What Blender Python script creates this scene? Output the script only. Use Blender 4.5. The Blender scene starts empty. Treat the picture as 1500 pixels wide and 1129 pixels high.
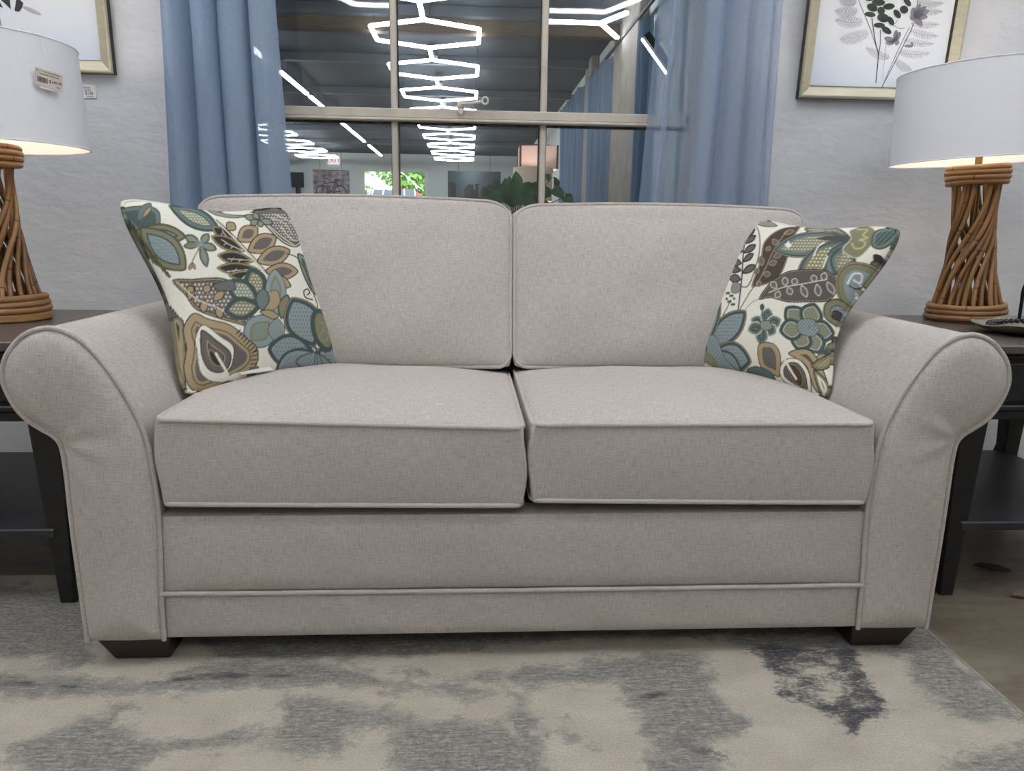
import bpy, math, random
import numpy as np
from mathutils import Matrix, Vector, Euler
PI = math.pi
C = bpy.context.scene.collection
rng = random.Random(7)
nrng = np.random.default_rng(11)

def lin(*c):
    c = [v / 255.0 for v in c]
    return tuple(v / 12.92 if v <= .04045 else ((v + .055) / 1.055) ** 2.4 for v in c)

# ------------------------------------------------------------------ materials
def new_mat(name):
    m = bpy.data.materials.new(name); m.use_nodes = True
    nt = m.node_tree; b = nt.nodes['Principled BSDF']
    return m, nt, b

def N(nt, t, **kw):
    n = nt.nodes.new(t)
    for k, v in kw.items(): setattr(n, k, v)
    return n

def L(nt, a, b): nt.links.new(a, b)

def coords(nt, kind='UV', scale=(1, 1, 1)):
    tc = N(nt, 'ShaderNodeTexCoord'); mp = N(nt, 'ShaderNodeMapping')
    mp.inputs['Scale'].default_value = scale
    L(nt, tc.outputs[kind], mp.inputs['Vector'])
    return mp.outputs['Vector']

def noise(nt, vec, scale=1, detail=2, rough=.5, dist=0):
    n = N(nt, 'ShaderNodeTexNoise')
    n.inputs['Scale'].default_value = scale; n.inputs['Detail'].default_value = detail
    n.inputs['Roughness'].default_value = rough; n.inputs['Distortion'].default_value = dist
    if vec is not None: L(nt, vec, n.inputs['Vector'])
    return n.outputs['Fac']

def ramp(nt, fac, stops):
    r = N(nt, 'ShaderNodeValToRGB'); e = r.color_ramp.elements
    while len(e) < len(stops): e.new(.5)
    for i, (p, c) in enumerate(stops):
        e[i].position = p; e[i].color = (*c[:3], 1)
    L(nt, fac, r.inputs['Fac'])
    return r.outputs['Color']

def math_n(nt, op, a, b=None, clamp=False):
    n = N(nt, 'ShaderNodeMath', operation=op); n.use_clamp = clamp
    for i, v in enumerate((a, b)):
        if v is None: continue
        if isinstance(v, (int, float)): n.inputs[i].default_value = v
        else: L(nt, v, n.inputs[i])
    return n.outputs[0]

def mix_c(nt, f, a, b, mode='MIX'):
    n = N(nt, 'ShaderNodeMix', data_type='RGBA', blend_type=mode)
    for i, v in ((0, f), (6, a), (7, b)):
        if isinstance(v, (int, float)): n.inputs[i].default_value = v
        elif isinstance(v, tuple): n.inputs[i].default_value = (*v[:3], 1)
        else: L(nt, v, n.inputs[i])
    return n.outputs[2]

def bump(nt, h, strength=.2, dist=.002):
    n = N(nt, 'ShaderNodeBump'); n.inputs['Strength'].default_value = strength
    n.inputs['Distance'].default_value = dist
    L(nt, h, n.inputs['Height']); return n.outputs['Normal']

def simple(name, c, rough=.6, metal=0, var=.08, vscale=8, bmp=0, bscale=60, spec=.5, coord='Object', stretch=(1, 1, 1)):
    """plain coloured surface with a slight procedural variation and optional bump"""
    m, nt, b = new_mat(name)
    v = coords(nt, coord, stretch)
    f = noise(nt, v, vscale, 3)
    d = tuple(max(0, x * (1 - var)) for x in c); l = tuple(min(1, x * (1 + var)) for x in c)
    L(nt, ramp(nt, f, [(.3, d), (.7, l)]), b.inputs['Base Color'])
    b.inputs['Roughness'].default_value = rough; b.inputs['Metallic'].default_value = metal
    b.inputs['Specular IOR Level'].default_value = spec
    if bmp: L(nt, bump(nt, noise(nt, v, bscale, 4), bmp, .003), b.inputs['Normal'])
    return m

def emit(name, c, s):
    m, nt, b = new_mat(name)
    b.inputs['Base Color'].default_value = (*c, 1)
    b.inputs['Emission Color'].default_value = (*c, 1); b.inputs['Emission Strength'].default_value = s
    return m

def linen(name, c, amt=.23, bmp=.3):
    m, nt, b = new_mat(name)
    h1 = noise(nt, coords(nt, 'UV', (48, 520, 1)), 1, 3, .65)
    h2 = noise(nt, coords(nt, 'UV', (520, 48, 1)), 1, 3, .65)
    sm = math_n(nt, 'ADD', h1, h2)
    h = math_n(nt, 'MULTIPLY', sm, .5)
    big = noise(nt, coords(nt, 'UV', (1, 1, 1)), 5, 3)
    d = tuple(x * (1 - amt * 1.2) for x in c); l = tuple(min(1, x * (1 + amt)) for x in c)
    col = ramp(nt, h, [(.34, d), (.5, c), (.66, l)])
    tint = ramp(nt, big, [(.3, (.965, .96, .955)), (.7, (1.0, 1.0, 1.0))])
    L(nt, mix_c(nt, 1.0, col, tint, 'MULTIPLY'), b.inputs['Base Color'])
    b.inputs['Roughness'].default_value = .92; b.inputs['Specular IOR Level'].default_value = .15
    b.inputs['Sheen Weight'].default_value = .08
    L(nt, bump(nt, h, bmp, .0015), b.inputs['Normal'])
    return m

def attr_mat(name, attr='Col', rough=.85, weave=420, amt=.10, bmp=.2):
    m, nt, b = new_mat(name)
    a = N(nt, 'ShaderNodeAttribute', attribute_name=attr)
    h1 = noise(nt, coords(nt, 'UV', (90, weave, 1)), 1, 1); h2 = noise(nt, coords(nt, 'UV', (weave, 90, 1)), 1, 1)
    h = math_n(nt, 'MULTIPLY', math_n(nt, 'ADD', h1, h2), .5)
    t = ramp(nt, h, [(.3, (1 - amt,) * 3), (.7, (1.0, 1.0, 1.0))])
    L(nt, mix_c(nt, 1.0, a.outputs['Color'], t, 'MULTIPLY'), b.inputs['Base Color'])
    b.inputs['Roughness'].default_value = rough; b.inputs['Specular IOR Level'].default_value = .2
    if bmp: L(nt, bump(nt, h, bmp, .001), b.inputs['Normal'])
    return m

M = {}
M['linen'] = linen('oatmeal_linen', lin(193, 185, 179))
M['deck'] = simple('deck_cloth', lin(60, 56, 54), .95)
M['foot'] = simple('espresso_wood', lin(43, 27, 25), .42, var=.25, vscale=14, stretch=(8, 1, 1))
M['black_wood'] = simple('black_stained_wood', lin(25, 24, 26), .42, var=.35, vscale=20, bmp=.08, bscale=40, stretch=(1, 1, 8))
M['table_top'] = simple('brown_black_top', lin(88, 80, 75), .34, var=.15, vscale=10, stretch=(1, 10, 1))
M['shelf'] = simple('charcoal_shelf', lin(43, 43, 47), .42, var=.18, vscale=6, stretch=(3, 1, 1))
M['shade'] = simple('white_shade_fabric', lin(238, 238, 243), .9, var=.02, vscale=300, bmp=.06, bscale=700)
M['lining'] = simple('cream_shade_lining', lin(238, 230, 220), .8, var=.02)
M['brass'] = simple('aged_brass', lin(150, 125, 80), .35, 1.0)
M['bulb'] = emit('lamp_bulb', (1.0, .91, .83), 9)
M['wood_disc'] = simple('pale_turned_wood', lin(176, 132, 84), .5, var=.15, vscale=20, stretch=(1, 1, 8))
M['gold'] = simple('champagne_frame', lin(182, 176, 154), .42, .45, var=.07, vscale=12, stretch=(1, 8, 8))
M['gold_dark'] = simple('dark_frame_edge', lin(52, 48, 40), .5, .2)
M['white_card'] = simple('white_card', lin(226, 224, 222), .6, var=.02)
M['tag_card'] = simple('beige_tag', lin(212, 200, 190), .6, var=.02)
M['ink'] = simple('black_ink', lin(48, 42, 42), .7)
M['string'] = simple('white_string', lin(236, 236, 240), .7, var=.02)
M['tray'] = simple('pewter_glaze', lin(128, 126, 114), .45, .0, var=.3, vscale=25, bmp=.3, bscale=40)
M['bead'] = simple('black_bead', lin(26, 32, 38), .12, var=.1)
M['dark_metal'] = simple('blackened_metal', lin(30, 34, 38), .4, .6)
M['cord'] = simple('black_cord', lin(18, 18, 20), .6)
M['leaf_dry'] = simple('dry_leaf', lin(34, 34, 34), .6, var=.4, vscale=90)
M['twig'] = simple('pale_twig', lin(120, 102, 84), .8, var=.3, vscale=80)
M['frame_paint'] = simple('old_cream_paint', lin(198, 189, 176), .6, var=.10, vscale=20, bmp=.25, bscale=70)
M['frame_edge'] = simple('dark_weathered_putty', lin(92, 86, 78), .8, var=.5, vscale=60, bmp=.4, bscale=120)
M['latch'] = simple('cream_painted_latch', lin(214, 206, 194), .5, var=.1, vscale=60)
M['led'] = emit('led_tube', (.95, .975, 1.0), 12)
M['led_far'] = emit('led_tube_showroom', (.90, .96, 1.0), 12.0)
M['led_body'] = simple('led_housing', lin(60, 62, 66), .5)
M['ceiling'] = simple('charcoal_ceiling', lin(52, 58, 67), .8, var=.08, vscale=2)
M['near_ceiling'] = simple('white_ceiling', lin(205, 205, 208), .9, var=.04, vscale=2)
M['beam'] = simple('painted_purlin', lin(80, 85, 93), .7, var=.12, vscale=5)
M['beam_wood'] = simple('rough_lumber', lin(86, 70, 56), .8, var=.35, vscale=9, stretch=(1.2, 8, 12))
M['far_wall'] = simple('showroom_wall', lin(214, 219, 216), .85, var=.03, vscale=1)
M['side_wall'] = simple('whitewashed_wall', lin(204, 206, 203), .85, var=.08, vscale=3)
M['weathered'] = simple('weathered_jamb', lin(150, 142, 135), .85, var=.15, vscale=5, bmp=.3, bscale=20)
M['pot'] = simple('grey_pot', lin(120, 116, 110), .6)
M['soil'] = simple('potting_soil', lin(40, 32, 26), .95, var=.4, vscale=60)
M['pink_shade'] = simple('blush_shade', lin(226, 200, 196), .9, var=.03)
M['dark_trim'] = simple('dark_brown_trim', lin(56, 40, 44), .6)
M['dresser'] = simple('dark_dresser', lin(70, 54, 44), .5, var=.2, vscale=8, stretch=(1, 1, 6))
M['black'] = simple('black_plastic', lin(24, 25, 30), .4)
M['sign_white'] = emit('exit_face', lin(236, 226, 232), .55)
M['sign_red'] = emit('exit_letters', lin(200, 30, 40), .5)
M['red_car'] = simple('red_car_paint', lin(176, 72, 60), .3, var=.04)
M['car_glass'] = simple('car_glass', lin(96, 104, 108), .2)
M['chrome'] = simple('white_trim', lin(225, 222, 218), .4)
M['tyre'] = simple('tyre_rubber', lin(22, 22, 22), .9)
M['bark'] = simple('bark', lin(86, 72, 58), .9, var=.3, vscale=20)
M['asphalt'] = simple('asphalt', lin(120, 120, 118), .95, var=.15, vscale=6)
M['awning'] = simple('pale_awning', lin(232, 240, 238), .8, var=.03)

def m_wall():
    m, nt, b = new_mat('rough_plaster')
    v = coords(nt, 'Object', (1, 1, 2.2))
    big = noise(nt, v, 6, 4, .6); fine = noise(nt, v, 30, 5, .55); mid = noise(nt, v, 13, 3, .5, .4)
    L(nt, ramp(nt, big, [(.3, lin(202, 203, 207)), (.7, lin(211, 211, 214))]), b.inputs['Base Color'])
    b.inputs['Roughness'].default_value = .75; b.inputs['Specular IOR Level'].default_value = .3
    h = math_n(nt, 'ADD', math_n(nt, 'MULTIPLY', fine, .5), mid)
    L(nt, bump(nt, h, .34, .010), b.inputs['Normal'])
    return m
M['wall'] = m_wall()

def m_floor():
    m, nt, b = new_mat('stained_concrete')
    v = coords(nt, 'Object')
    a = noise(nt, v, 2.2, 5, .62, .6); f = noise(nt, v, 40, 4, .6)
    st = noise(nt, coords(nt, 'Object', (2.5, 9, 1)), 1.4, 5, .65, 1.2)
    c1 = ramp(nt, a, [(.28, lin(98, 88, 73)), (.5, lin(132, 119, 100)), (.72, lin(156, 146, 130))])
    c2 = ramp(nt, st, [(.38, lin(66, 64, 64)), (.52, lin(132, 124, 114)), (.66, lin(160, 156, 152))])
    c3 = mix_c(nt, .25, c1, c2)
    c4 = mix_c(nt, 1.0, c3, ramp(nt, f, [(.3, (.8, .8, .8)), (.7, (1.0, 1.0, 1.0))]), 'MULTIPLY')
    L(nt, c4, b.inputs['Base Color'])
    L(nt, ramp(nt, a, [(.3, (.35,) * 3), (.7, (.6,) * 3)]), b.inputs['Roughness'])
    L(nt, bump(nt, f, .12, .002), b.inputs['Normal'])
    return m
M['floor'] = m_floor()

def m_rug():
    m, nt, b = new_mat('distressed_rug_pile')
    a = N(nt, 'ShaderNodeAttribute', attribute_name='Col')   # R grey weight, G charcoal weight
    sp = N(nt, 'ShaderNodeSeparateColor'); L(nt, a.outputs['Color'], sp.inputs[0])
    v = coords(nt, 'Object', (1, 1.6, 1))
    rag = noise(nt, v, 34, 5, .72, .3)
    row = noise(nt, coords(nt, 'Object', (24, 210, 1)), 1, 3, .7)
    fib = noise(nt, coords(nt, 'Object', (260, 330, 1)), 1, 2, .6)
    dots = noise(nt, v, 95, 3, .7)
    big = noise(nt, v, 11, 3, .6, .4)
    rag = math_n(nt, 'ADD', math_n(nt, 'MULTIPLY', rag, .8), math_n(nt, 'MULTIPLY', math_n(nt, 'SUBTRACT', big, .5), 1.1))
    r = math_n(nt, 'ADD', math_n(nt, 'MULTIPLY', rag, .62), math_n(nt, 'ADD', math_n(nt, 'MULTIPLY', row, .25), math_n(nt, 'MULTIPLY', dots, .55)))
    def mask(w, soft):
        t = math_n(nt, 'SUBTRACT', math_n(nt, 'ADD', w, r), 1.17)
        return math_n(nt, 'MULTIPLY', math_n(nt, 'ADD', t, .04), soft, True)
    g = mask(sp.outputs[0], 5.5); d = mask(sp.outputs[1], 5.5)
    cream = ramp(nt, noise(nt, v, 9, 4, .6), [(.3, lin(186, 177, 162)), (.7, lin(203, 194, 180))])
    grey = ramp(nt, math_n(nt, 'MULTIPLY', math_n(nt, 'ADD', dots, row), .5), [(.36, lin(98, 97, 94)), (.5, lin(137, 135, 131)), (.64, lin(184, 179, 169))])
    dark = ramp(nt, math_n(nt, 'MULTIPLY', math_n(nt, 'ADD', dots, row), .5), [(.36, lin(62, 62, 66)), (.5, lin(84, 84, 87)), (.66, lin(140, 139, 138))])
    c = mix_c(nt, math_n(nt, 'MULTIPLY', g, .88), cream, grey); c = mix_c(nt, d, c, dark)
    c = mix_c(nt, 1.0, c, ramp(nt, fib, [(.3, (.80, .80, .80)), (.68, (1.05, 1.05, 1.05))]), 'MULTIPLY')
    L(nt, c, b.inputs['Base Color'])
    b.inputs['Roughness'].default_value = .97; b.inputs['Specular IOR Level'].default_value = .1
    L(nt, bump(nt, math_n(nt, 'ADD', fib, row), .7, .004), b.inputs['Normal'])
    return m
M['rug'] = m_rug()

def m_rattan():
    m, nt, b = new_mat('rattan_cane')
    oi = N(nt, 'ShaderNodeObjectInfo')
    base = ramp(nt, oi.outputs['Random'], [(0, lin(138, 100, 64)), (.5, lin(156, 116, 76)), (1, lin(172, 134, 92))])
    v = coords(nt, 'UV', (1, 1, 1))
    w = noise(nt, coords(nt, 'UV', (9, 60, 1)), 1, 3, .6)
    c = mix_c(nt, 1.0, base, ramp(nt, w, [(.3, (.62, .58, .52)), (.65, (1.06, 1.04, 1.0))]), 'MULTIPLY')
    s = N(nt, 'ShaderNodeSeparateXYZ'); L(nt, v, s.inputs[0])
    # cane nodes: a thin dark ring every 17 cm, shifted from rod to rod
    ph = math_n(nt, 'FRACT', math_n(nt, 'ADD', math_n(nt, 'MULTIPLY', s.outputs[0], 5.9), math_n(nt, 'MULTIPLY', oi.outputs['Random'], 7.0)))
    ring = math_n(nt, 'LESS_THAN', ph, .022)
    c = mix_c(nt, math_n(nt, 'MULTIPLY', ring, .75), c, lin(70, 44, 26))
    L(nt, c, b.inputs['Base Color']); b.inputs['Roughness'].default_value = .45
    return m
M['rattan'] = m_rattan()

def m_curtain(name, c, tr=.22):
    m, nt, b = new_mat(name)
    out = nt.nodes['Material Output']
    v = coords(nt, 'UV', (40, 900, 1)); v2 = coords(nt, 'UV', (900, 40, 1))
    h = math_n(nt, 'MULTIPLY', math_n(nt, 'ADD', noise(nt, v, 1, 2), noise(nt, v2, 1, 2)), .5)
    d = tuple(x * .86 for x in c); l = tuple(min(1, x * 1.12) for x in c)
    col = ramp(nt, h, [(.35, d), (.65, l)])
    df = N(nt, 'ShaderNodeBsdfDiffuse'); tl = N(nt, 'ShaderNodeBsdfTranslucent'); tp = N(nt, 'ShaderNodeBsdfTransparent')
    L(nt, col, df.inputs['Color']); L(nt, col, tl.inputs['Color'])
    m1 = N(nt, 'ShaderNodeMixShader'); m1.inputs[0].default_value = .38
    L(nt, df.outputs[0], m1.inputs[1]); L(nt, tl.outputs[0], m1.inputs[2])
    m2 = N(nt, 'ShaderNodeMixShader')
    L(nt, math_n(nt, 'MULTIPLY', h, tr * 2), m2.inputs[0])
    L(nt, m1.outputs[0], m2.inputs[1]); L(nt, tp.outputs[0], m2.inputs[2])
    L(nt, m2.outputs[0], out.inputs['Surface'])
    return m
M['curtain'] = m_curtain('blue_sheer', lin(156, 177, 206), .46)
M['curtain_full'] = m_curtain('blue_sheer_gathered', lin(164, 182, 207), .05)
M['curtain_hem'] = m_curtain('blue_sheer_hem', lin(172, 188, 210), .06)
M['curtain_far'] = m_curtain('blue_drape', lin(140, 160, 186), .05)

def m_glass(name, refl=.05, tint=(.97, .985, .985), wav=.0):
    m, nt, b = new_mat(name)
    out = nt.nodes['Material Output']
    tp = N(nt, 'ShaderNodeBsdfTransparent'); tp.inputs[0].default_value = (*tint, 1)
    gl = N(nt, 'ShaderNodeBsdfGlossy'); gl.inputs['Roughness'].default_value = .02
    fr = N(nt, 'ShaderNodeFresnel'); fr.inputs['IOR'].default_value = 1.5
    if wav:
        L(nt, bump(nt, noise(nt, coords(nt, 'Object', (1, 1, .5)), 7, 2), wav, .01), gl.inputs['Normal'])
    ms = N(nt, 'ShaderNodeMixShader'); L(nt, math_n(nt, 'MULTIPLY', fr.outputs[0], refl / .04, True), ms.inputs[0])
    L(nt, tp.outputs[0], ms.inputs[1]); L(nt, gl.outputs[0], ms.inputs[2]); L(nt, ms.outputs[0], out.inputs['Surface'])
    return m
M['glass'] = m_glass('old_window_glass', .05, wav=.02)

def m_leaf(name, c1, c2, tl=.2):
    m, nt, b = new_mat(name)
    L(nt, ramp(nt, noise(nt, coords(nt, 'Object'), 22, 3), [(.35, c1), (.65, c2)]), b.inputs['Base Color'])
    b.inputs['Roughness'].default_value = .4
    return m
M['pothos'] = m_leaf('pothos_leaf', lin(40, 104, 50), lin(92, 152, 84))
M['tree'] = m_leaf('tree_leaf', lin(84, 140, 52), lin(168, 206, 108))

def m_art():
    m, nt, b = new_mat('painted_canvas')
    a = N(nt, 'ShaderNodeAttribute', attribute_name='Col')
    L(nt, a.outputs['Color'], b.inputs['Base Color']); b.inputs['Roughness'].default_value = .6
    return m
M['art'] = m_art()

def m_paper():
    m, nt, b = new_mat('watercolour_paper')
    s = N(nt, 'ShaderNodeSeparateXYZ'); L(nt, coords(nt, 'UV'), s.inputs[0])
    n = noise(nt, coords(nt, 'Object'), 5, 3)
    t = math_n(nt, 'ADD', s.outputs[1], math_n(nt, 'MULTIPLY', math_n(nt, 'SUBTRACT', n, .5), .12))
    L(nt, ramp(nt, t, [(0.0, lin(206, 214, 225)), (.06, lin(200, 209, 223)), (.20, lin(219, 222, 227)), (1, lin(222, 222, 226))]), b.inputs['Base Color'])
    b.inputs['Roughness'].default_value = .35
    return m
M['paper'] = m_paper()
M['fern'] = simple('grey_fern_print', lin(168, 168, 174), .6, var=.08, vscale=60)
M['fern2'] = simple('grey_leaf_print', lin(126, 126, 134), .6, var=.15, vscale=60)
M['green_print'] = simple('dark_green_print', lin(46, 58, 48), .6, var=.45, vscale=50)
M['dark_print'] = simple('charcoal_print', lin(46, 46, 52), .6, var=.2, vscale=60)
M['stem_print'] = simple('stem_print', lin(112, 110, 116), .6)

# ------------------------------------------------------------------ mesh helpers
def box_uv(me):
    n = len(me.polygons)
    if not n: return
    nl = len(me.loops)
    uv = me.uv_layers.new(name='UVMap')
    nor = np.empty(n * 3); me.polygons.foreach_get('normal', nor); nor = np.abs(nor.reshape(-1, 3))
    tot = np.empty(n, int); me.polygons.foreach_get('loop_total', tot)
    li = np.empty(nl, int); me.loops.foreach_get('vertex_index', li)
    co = np.empty(len(me.vertices) * 3); me.vertices.foreach_get('co', co); co = co.reshape(-1, 3)[li]
    ax = np.repeat(nor.argmax(1), tot)
    u = np.where(ax == 0, co[:, 1], co[:, 0]); v = np.where(ax == 2, co[:, 1], co[:, 2])
    uv.data.foreach_set('uv', np.stack([u, v], 1).ravel())

def mk(name, verts, faces, mat, parent=None, smooth=True, uv=None, sharp=40, mats=None, mi=None):
    me = bpy.data.meshes.new(name)
    me.from_pydata([tuple(map(float, v)) for v in verts], [], [tuple(map(int, f)) for f in faces])
    me.update()
    if uv is None: box_uv(me)
    else:
        lay = me.uv_layers.new(name='UVMap')
        li = np.empty(len(me.loops), int); me.loops.foreach_get('vertex_index', li)
        lay.data.foreach_set('uv', np.asarray(uv)[li].ravel())
    for m in (mats or [mat]): me.materials.append(m)
    if mi is not None: me.polygons.foreach_set('material_index', np.asarray(mi, dtype=np.int32))
    if smooth:
        me.polygons.foreach_set('use_smooth', np.ones(len(me.polygons), bool))
        if sharp: me.set_sharp_from_angle(angle=math.radians(sharp))
    o = bpy.data.objects.new(name, me); C.objects.link(o)
    if parent: o.parent = parent
    return o

class MB:
    """collects pieces that make up ONE mesh"""
    def __init__(s): s.v = []; s.f = []; s.m = []; s.n = 0
    def add(s, v, f, mi=0):
        v = np.asarray(v, float); s.v.append(v)
        s.f += [tuple(int(i) + s.n for i in q) for q in f]; s.m += [mi] * len(f); s.n += len(v); return s
    def box(s, x0, x1, y0, y1, z0, z1, mi=0, bev=0):
        v, f = bbox(x0, x1, y0, y1, z0, z1, bev); return s.add(v, f, mi)
    def tube(s, pts, r, n=8, closed=False, mi=0):
        v, f, _ = tube_mesh(pts, r, n, closed); return s.add(v, f, mi)
    def build(s, name, mat, parent=None, smooth=True, mats=None, sharp=40):
        return mk(name, np.concatenate(s.v), s.f, mat, parent, smooth, None, sharp, mats, s.m if mats else None)

def bbox(x0, x1, y0, y1, z0, z1, bev=0):
    """box, with chamfered edges when bev > 0"""
    if bev <= 0:
        v = [(x, y, z) for z in (z0, z1) for y in (y0, y1) for x in (x0, x1)]
        return v, [(0, 2, 3, 1), (4, 5, 7, 6), (0, 1, 5, 4), (2, 6, 7, 3), (0, 4, 6, 2), (1, 3, 7, 5)]
    b = bev; lo = (x0, y0, z0); hi = (x1, y1, z1)
    v = []; idx = {}
    for sx in (0, 1):
        for sy in (0, 1):
            for sz in (0, 1):
                for a in range(3):
                    p = []
                    for k, s_ in enumerate((sx, sy, sz)):
                        e = (lo, hi)[s_][k]
                        p.append(e if k == a else e + (b if s_ == 0 else -b))
                    idx[(sx, sy, sz, a)] = len(v); v.append(p)
    f = []
    for a in range(3):
        for s_ in (0, 1):
            k1, k2 = [k for k in range(3) if k != a]
            q = []
            for (u, w) in ((0, 0), (1, 0), (1, 1), (0, 1)):
                key = [0, 0, 0]; key[a] = s_; key[k1] = u; key[k2] = w
                q.append(idx[(*key, a)])
            f.append(q if (s_ == 1) ^ (a == 1) else q[::-1])
    for a in range(3):       # edges parallel to a
        k1, k2 = [k for k in range(3) if k != a]
        for u in (0, 1):
            for w in (0, 1):
                k0 = [0, 0, 0]; k0[k1] = u; k0[k2] = w; kk = list(k0); kk[a] = 1
                q = [idx[(*k0, k1)], idx[(*k0, k2)], idx[(*kk, k2)], idx[(*kk, k1)]]
                f.append(q if (u ^ w) ^ (a == 1) else q[::-1])
    for sx in (0, 1):
        for sy in (0, 1):
            for sz in (0, 1):
                q = [idx[(sx, sy, sz, a)] for a in range(3)]
                f.append(q if (sx + sy + sz) % 2 else q[::-1])
    return v, f

def box(name, x0, x1, y0, y1, z0, z1, mat, parent=None, bev=.003):
    v, f = bbox(x0, x1, y0, y1, z0, z1, bev)
    return mk(name, v, f, mat, parent, True, sharp=25)

def catmull(pts, n=8, closed=False):
    P = np.asarray(pts, float); k = len(P); out = []
    for i in range(k if closed else k - 1):
        if closed: p0, p1, p2, p3 = P[(i - 1) % k], P[i], P[(i + 1) % k], P[(i + 2) % k]
        else: p0, p1, p2, p3 = P[max(i - 1, 0)], P[i], P[i + 1], P[min(i + 2, k - 1)]
        for t in np.arange(n) / n:
            out.append(.5 * (2 * p1 + (p2 - p0) * t + (2 * p0 - 5 * p1 + 4 * p2 - p3) * t ** 2 + (3 * p1 - p0 - 3 * p2 + p3) * t ** 3))
    if not closed: out.append(P[-1])
    return np.array(out)

def tube_mesh(pts, r, n=8, closed=False):
    P = np.asarray(pts, float); k = len(P)
    r = np.broadcast_to(np.asarray(r, float), (k,))
    T = np.roll(P, -1, 0) - np.roll(P, 1, 0) if closed else np.gradient(P, axis=0)
    T /= np.linalg.norm(T, axis=1, keepdims=True) + 1e-12
    ref = np.array([0, 0, 1.0]) if abs(T[0][2]) < .9 else np.array([1.0, 0, 0])
    u = np.cross(T[0], ref); u /= np.linalg.norm(u)
    V = []; arc = 0; uv = []
    for i in range(k):
        u = u - T[i] * (u @ T[i]); u /= np.linalg.norm(u) + 1e-12
        w = np.cross(T[i], u)
        if i: arc += np.linalg.norm(P[i] - P[i - 1])
        for j in range(n):
            a = 2 * PI * j / n
            V.append(P[i] + r[i] * (math.cos(a) * u + math.sin(a) * w)); uv.append((arc, j / n * 2 * PI * r[i]))
    F = []
    for i in range(k if closed else k - 1):
        i2 = (i + 1) % k
        for j in range(n):
            j2 = (j + 1) % n
            F.append((i * n + j, i * n + j2, i2 * n + j2, i2 * n + j))
    if closed:       # close the seam without a twist
        a = np.array(V[:n]); b = np.array(V[(k - 1) * n:])
        best = min(range(n), key=lambda s_: np.sum((np.roll(a, -s_, 0) - b) ** 2))
        F = F[:-n]
        for j in range(n):
            F.append(((k - 1) * n + j, (k - 1) * n + (j + 1) % n, (j + 1 + best) % n, (j + best) % n))
    else:
        F.append(tuple(range(n))[::-1]); F.append(tuple((k - 1) * n + j for j in range(n)))
    return np.array(V), F, np.array(uv)

def tube(name, pts, r, mat, parent=None, n=8, closed=False):
    v, f, uv = tube_mesh(pts, r, n, closed)
    return mk(name, v, f, mat, parent, True, uv, 50)

def lathe(name, prof, mat, parent=None, n=48, loc=(0, 0, 0), caps=True, wob=None):
    V = []; F = []; k = len(prof)
    for i, (r, z) in enumerate(prof):
        for j in range(n):
            a = 2 * PI * j / n; rr = r * (1 if wob is None else wob(a, i))
            V.append((loc[0] + rr * math.cos(a), loc[1] + rr * math.sin(a), loc[2] + z))
    for i in range(k - 1):
        for j in range(n):
            F.append((i * n + j, i * n + (j + 1) % n, (i + 1) * n + (j + 1) % n, (i + 1) * n + j))
    if caps:
        if prof[0][0] > 0: F.append(tuple(range(n))[::-1])
        if prof[-1][0] > 0: F.append(tuple((k - 1) * n + j for j in range(n)))
    return mk(name, V, F, mat, parent, True, None, 40)

def thing(name, label, cat, loc=(0, 0, 0), group=None, rotz=0):
    o = bpy.data.objects.new(name, None); C.objects.link(o)
    o.location = loc; o.rotation_euler = (0, 0, rotz); o.empty_display_size = .05
    return tag(o, label, cat, group)

def tag(o, label, cat, group=None):
    o['label'] = label; o['category'] = cat
    if group: o['group'] = group
    return o

def struct(o, label=None, cat=None):
    o['kind'] = 'structure'
    if label: o['label'] = label
    if cat: o['category'] = cat
    return o

def set_col(me, cols):
    a = me.color_attributes.new(name='Col', type='FLOAT_COLOR', domain='POINT')
    d = np.ones((len(me.vertices), 4), np.float32); d[:, :3] = cols
    a.data.foreach_set('color', d.ravel())

def dup_tree(root):
    r = root.copy(); C.objects.link(r)
    for ch in list(root.children):
        c = ch.copy(); C.objects.link(c); c.parent = r
        for g in ch.children:
            d = g.copy(); C.objects.link(d); d.parent = c
    return r

# ------------------------------------------------------------------ camera
PITCH, YAW, ROLL = math.radians(11.82), math.radians(3.36), math.radians(.86)
CAM = np.array((-.0996, -1.3016, .820)); FPX = 1088.0
cy, sy, cp, sp_ = math.cos(YAW), math.sin(YAW), math.cos(PITCH), math.sin(PITCH)
fw = np.array([sy * cp, cy * cp, -sp_]); rt = np.array([cy, -sy, 0.]); up = np.cross(rt, fw)
r2 = math.cos(ROLL) * rt + math.sin(ROLL) * up; u2 = math.cos(ROLL) * up - math.sin(ROLL) * rt
cd = bpy.data.cameras.new('camera'); co_ = bpy.data.objects.new('camera', cd); C.objects.link(co_)
mw = Matrix.Identity(4)
for i in range(3):
    mw[i][0] = r2[i]; mw[i][1] = u2[i]; mw[i][2] = -fw[i]; mw[i][3] = CAM[i]
co_.matrix_world = mw
cd.sensor_width = 36; cd.sensor_fit = 'HORIZONTAL'; cd.lens = FPX / 1500 * 36
cd.clip_start = .05; cd.clip_end = 200
bpy.context.scene.camera = co_

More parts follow.
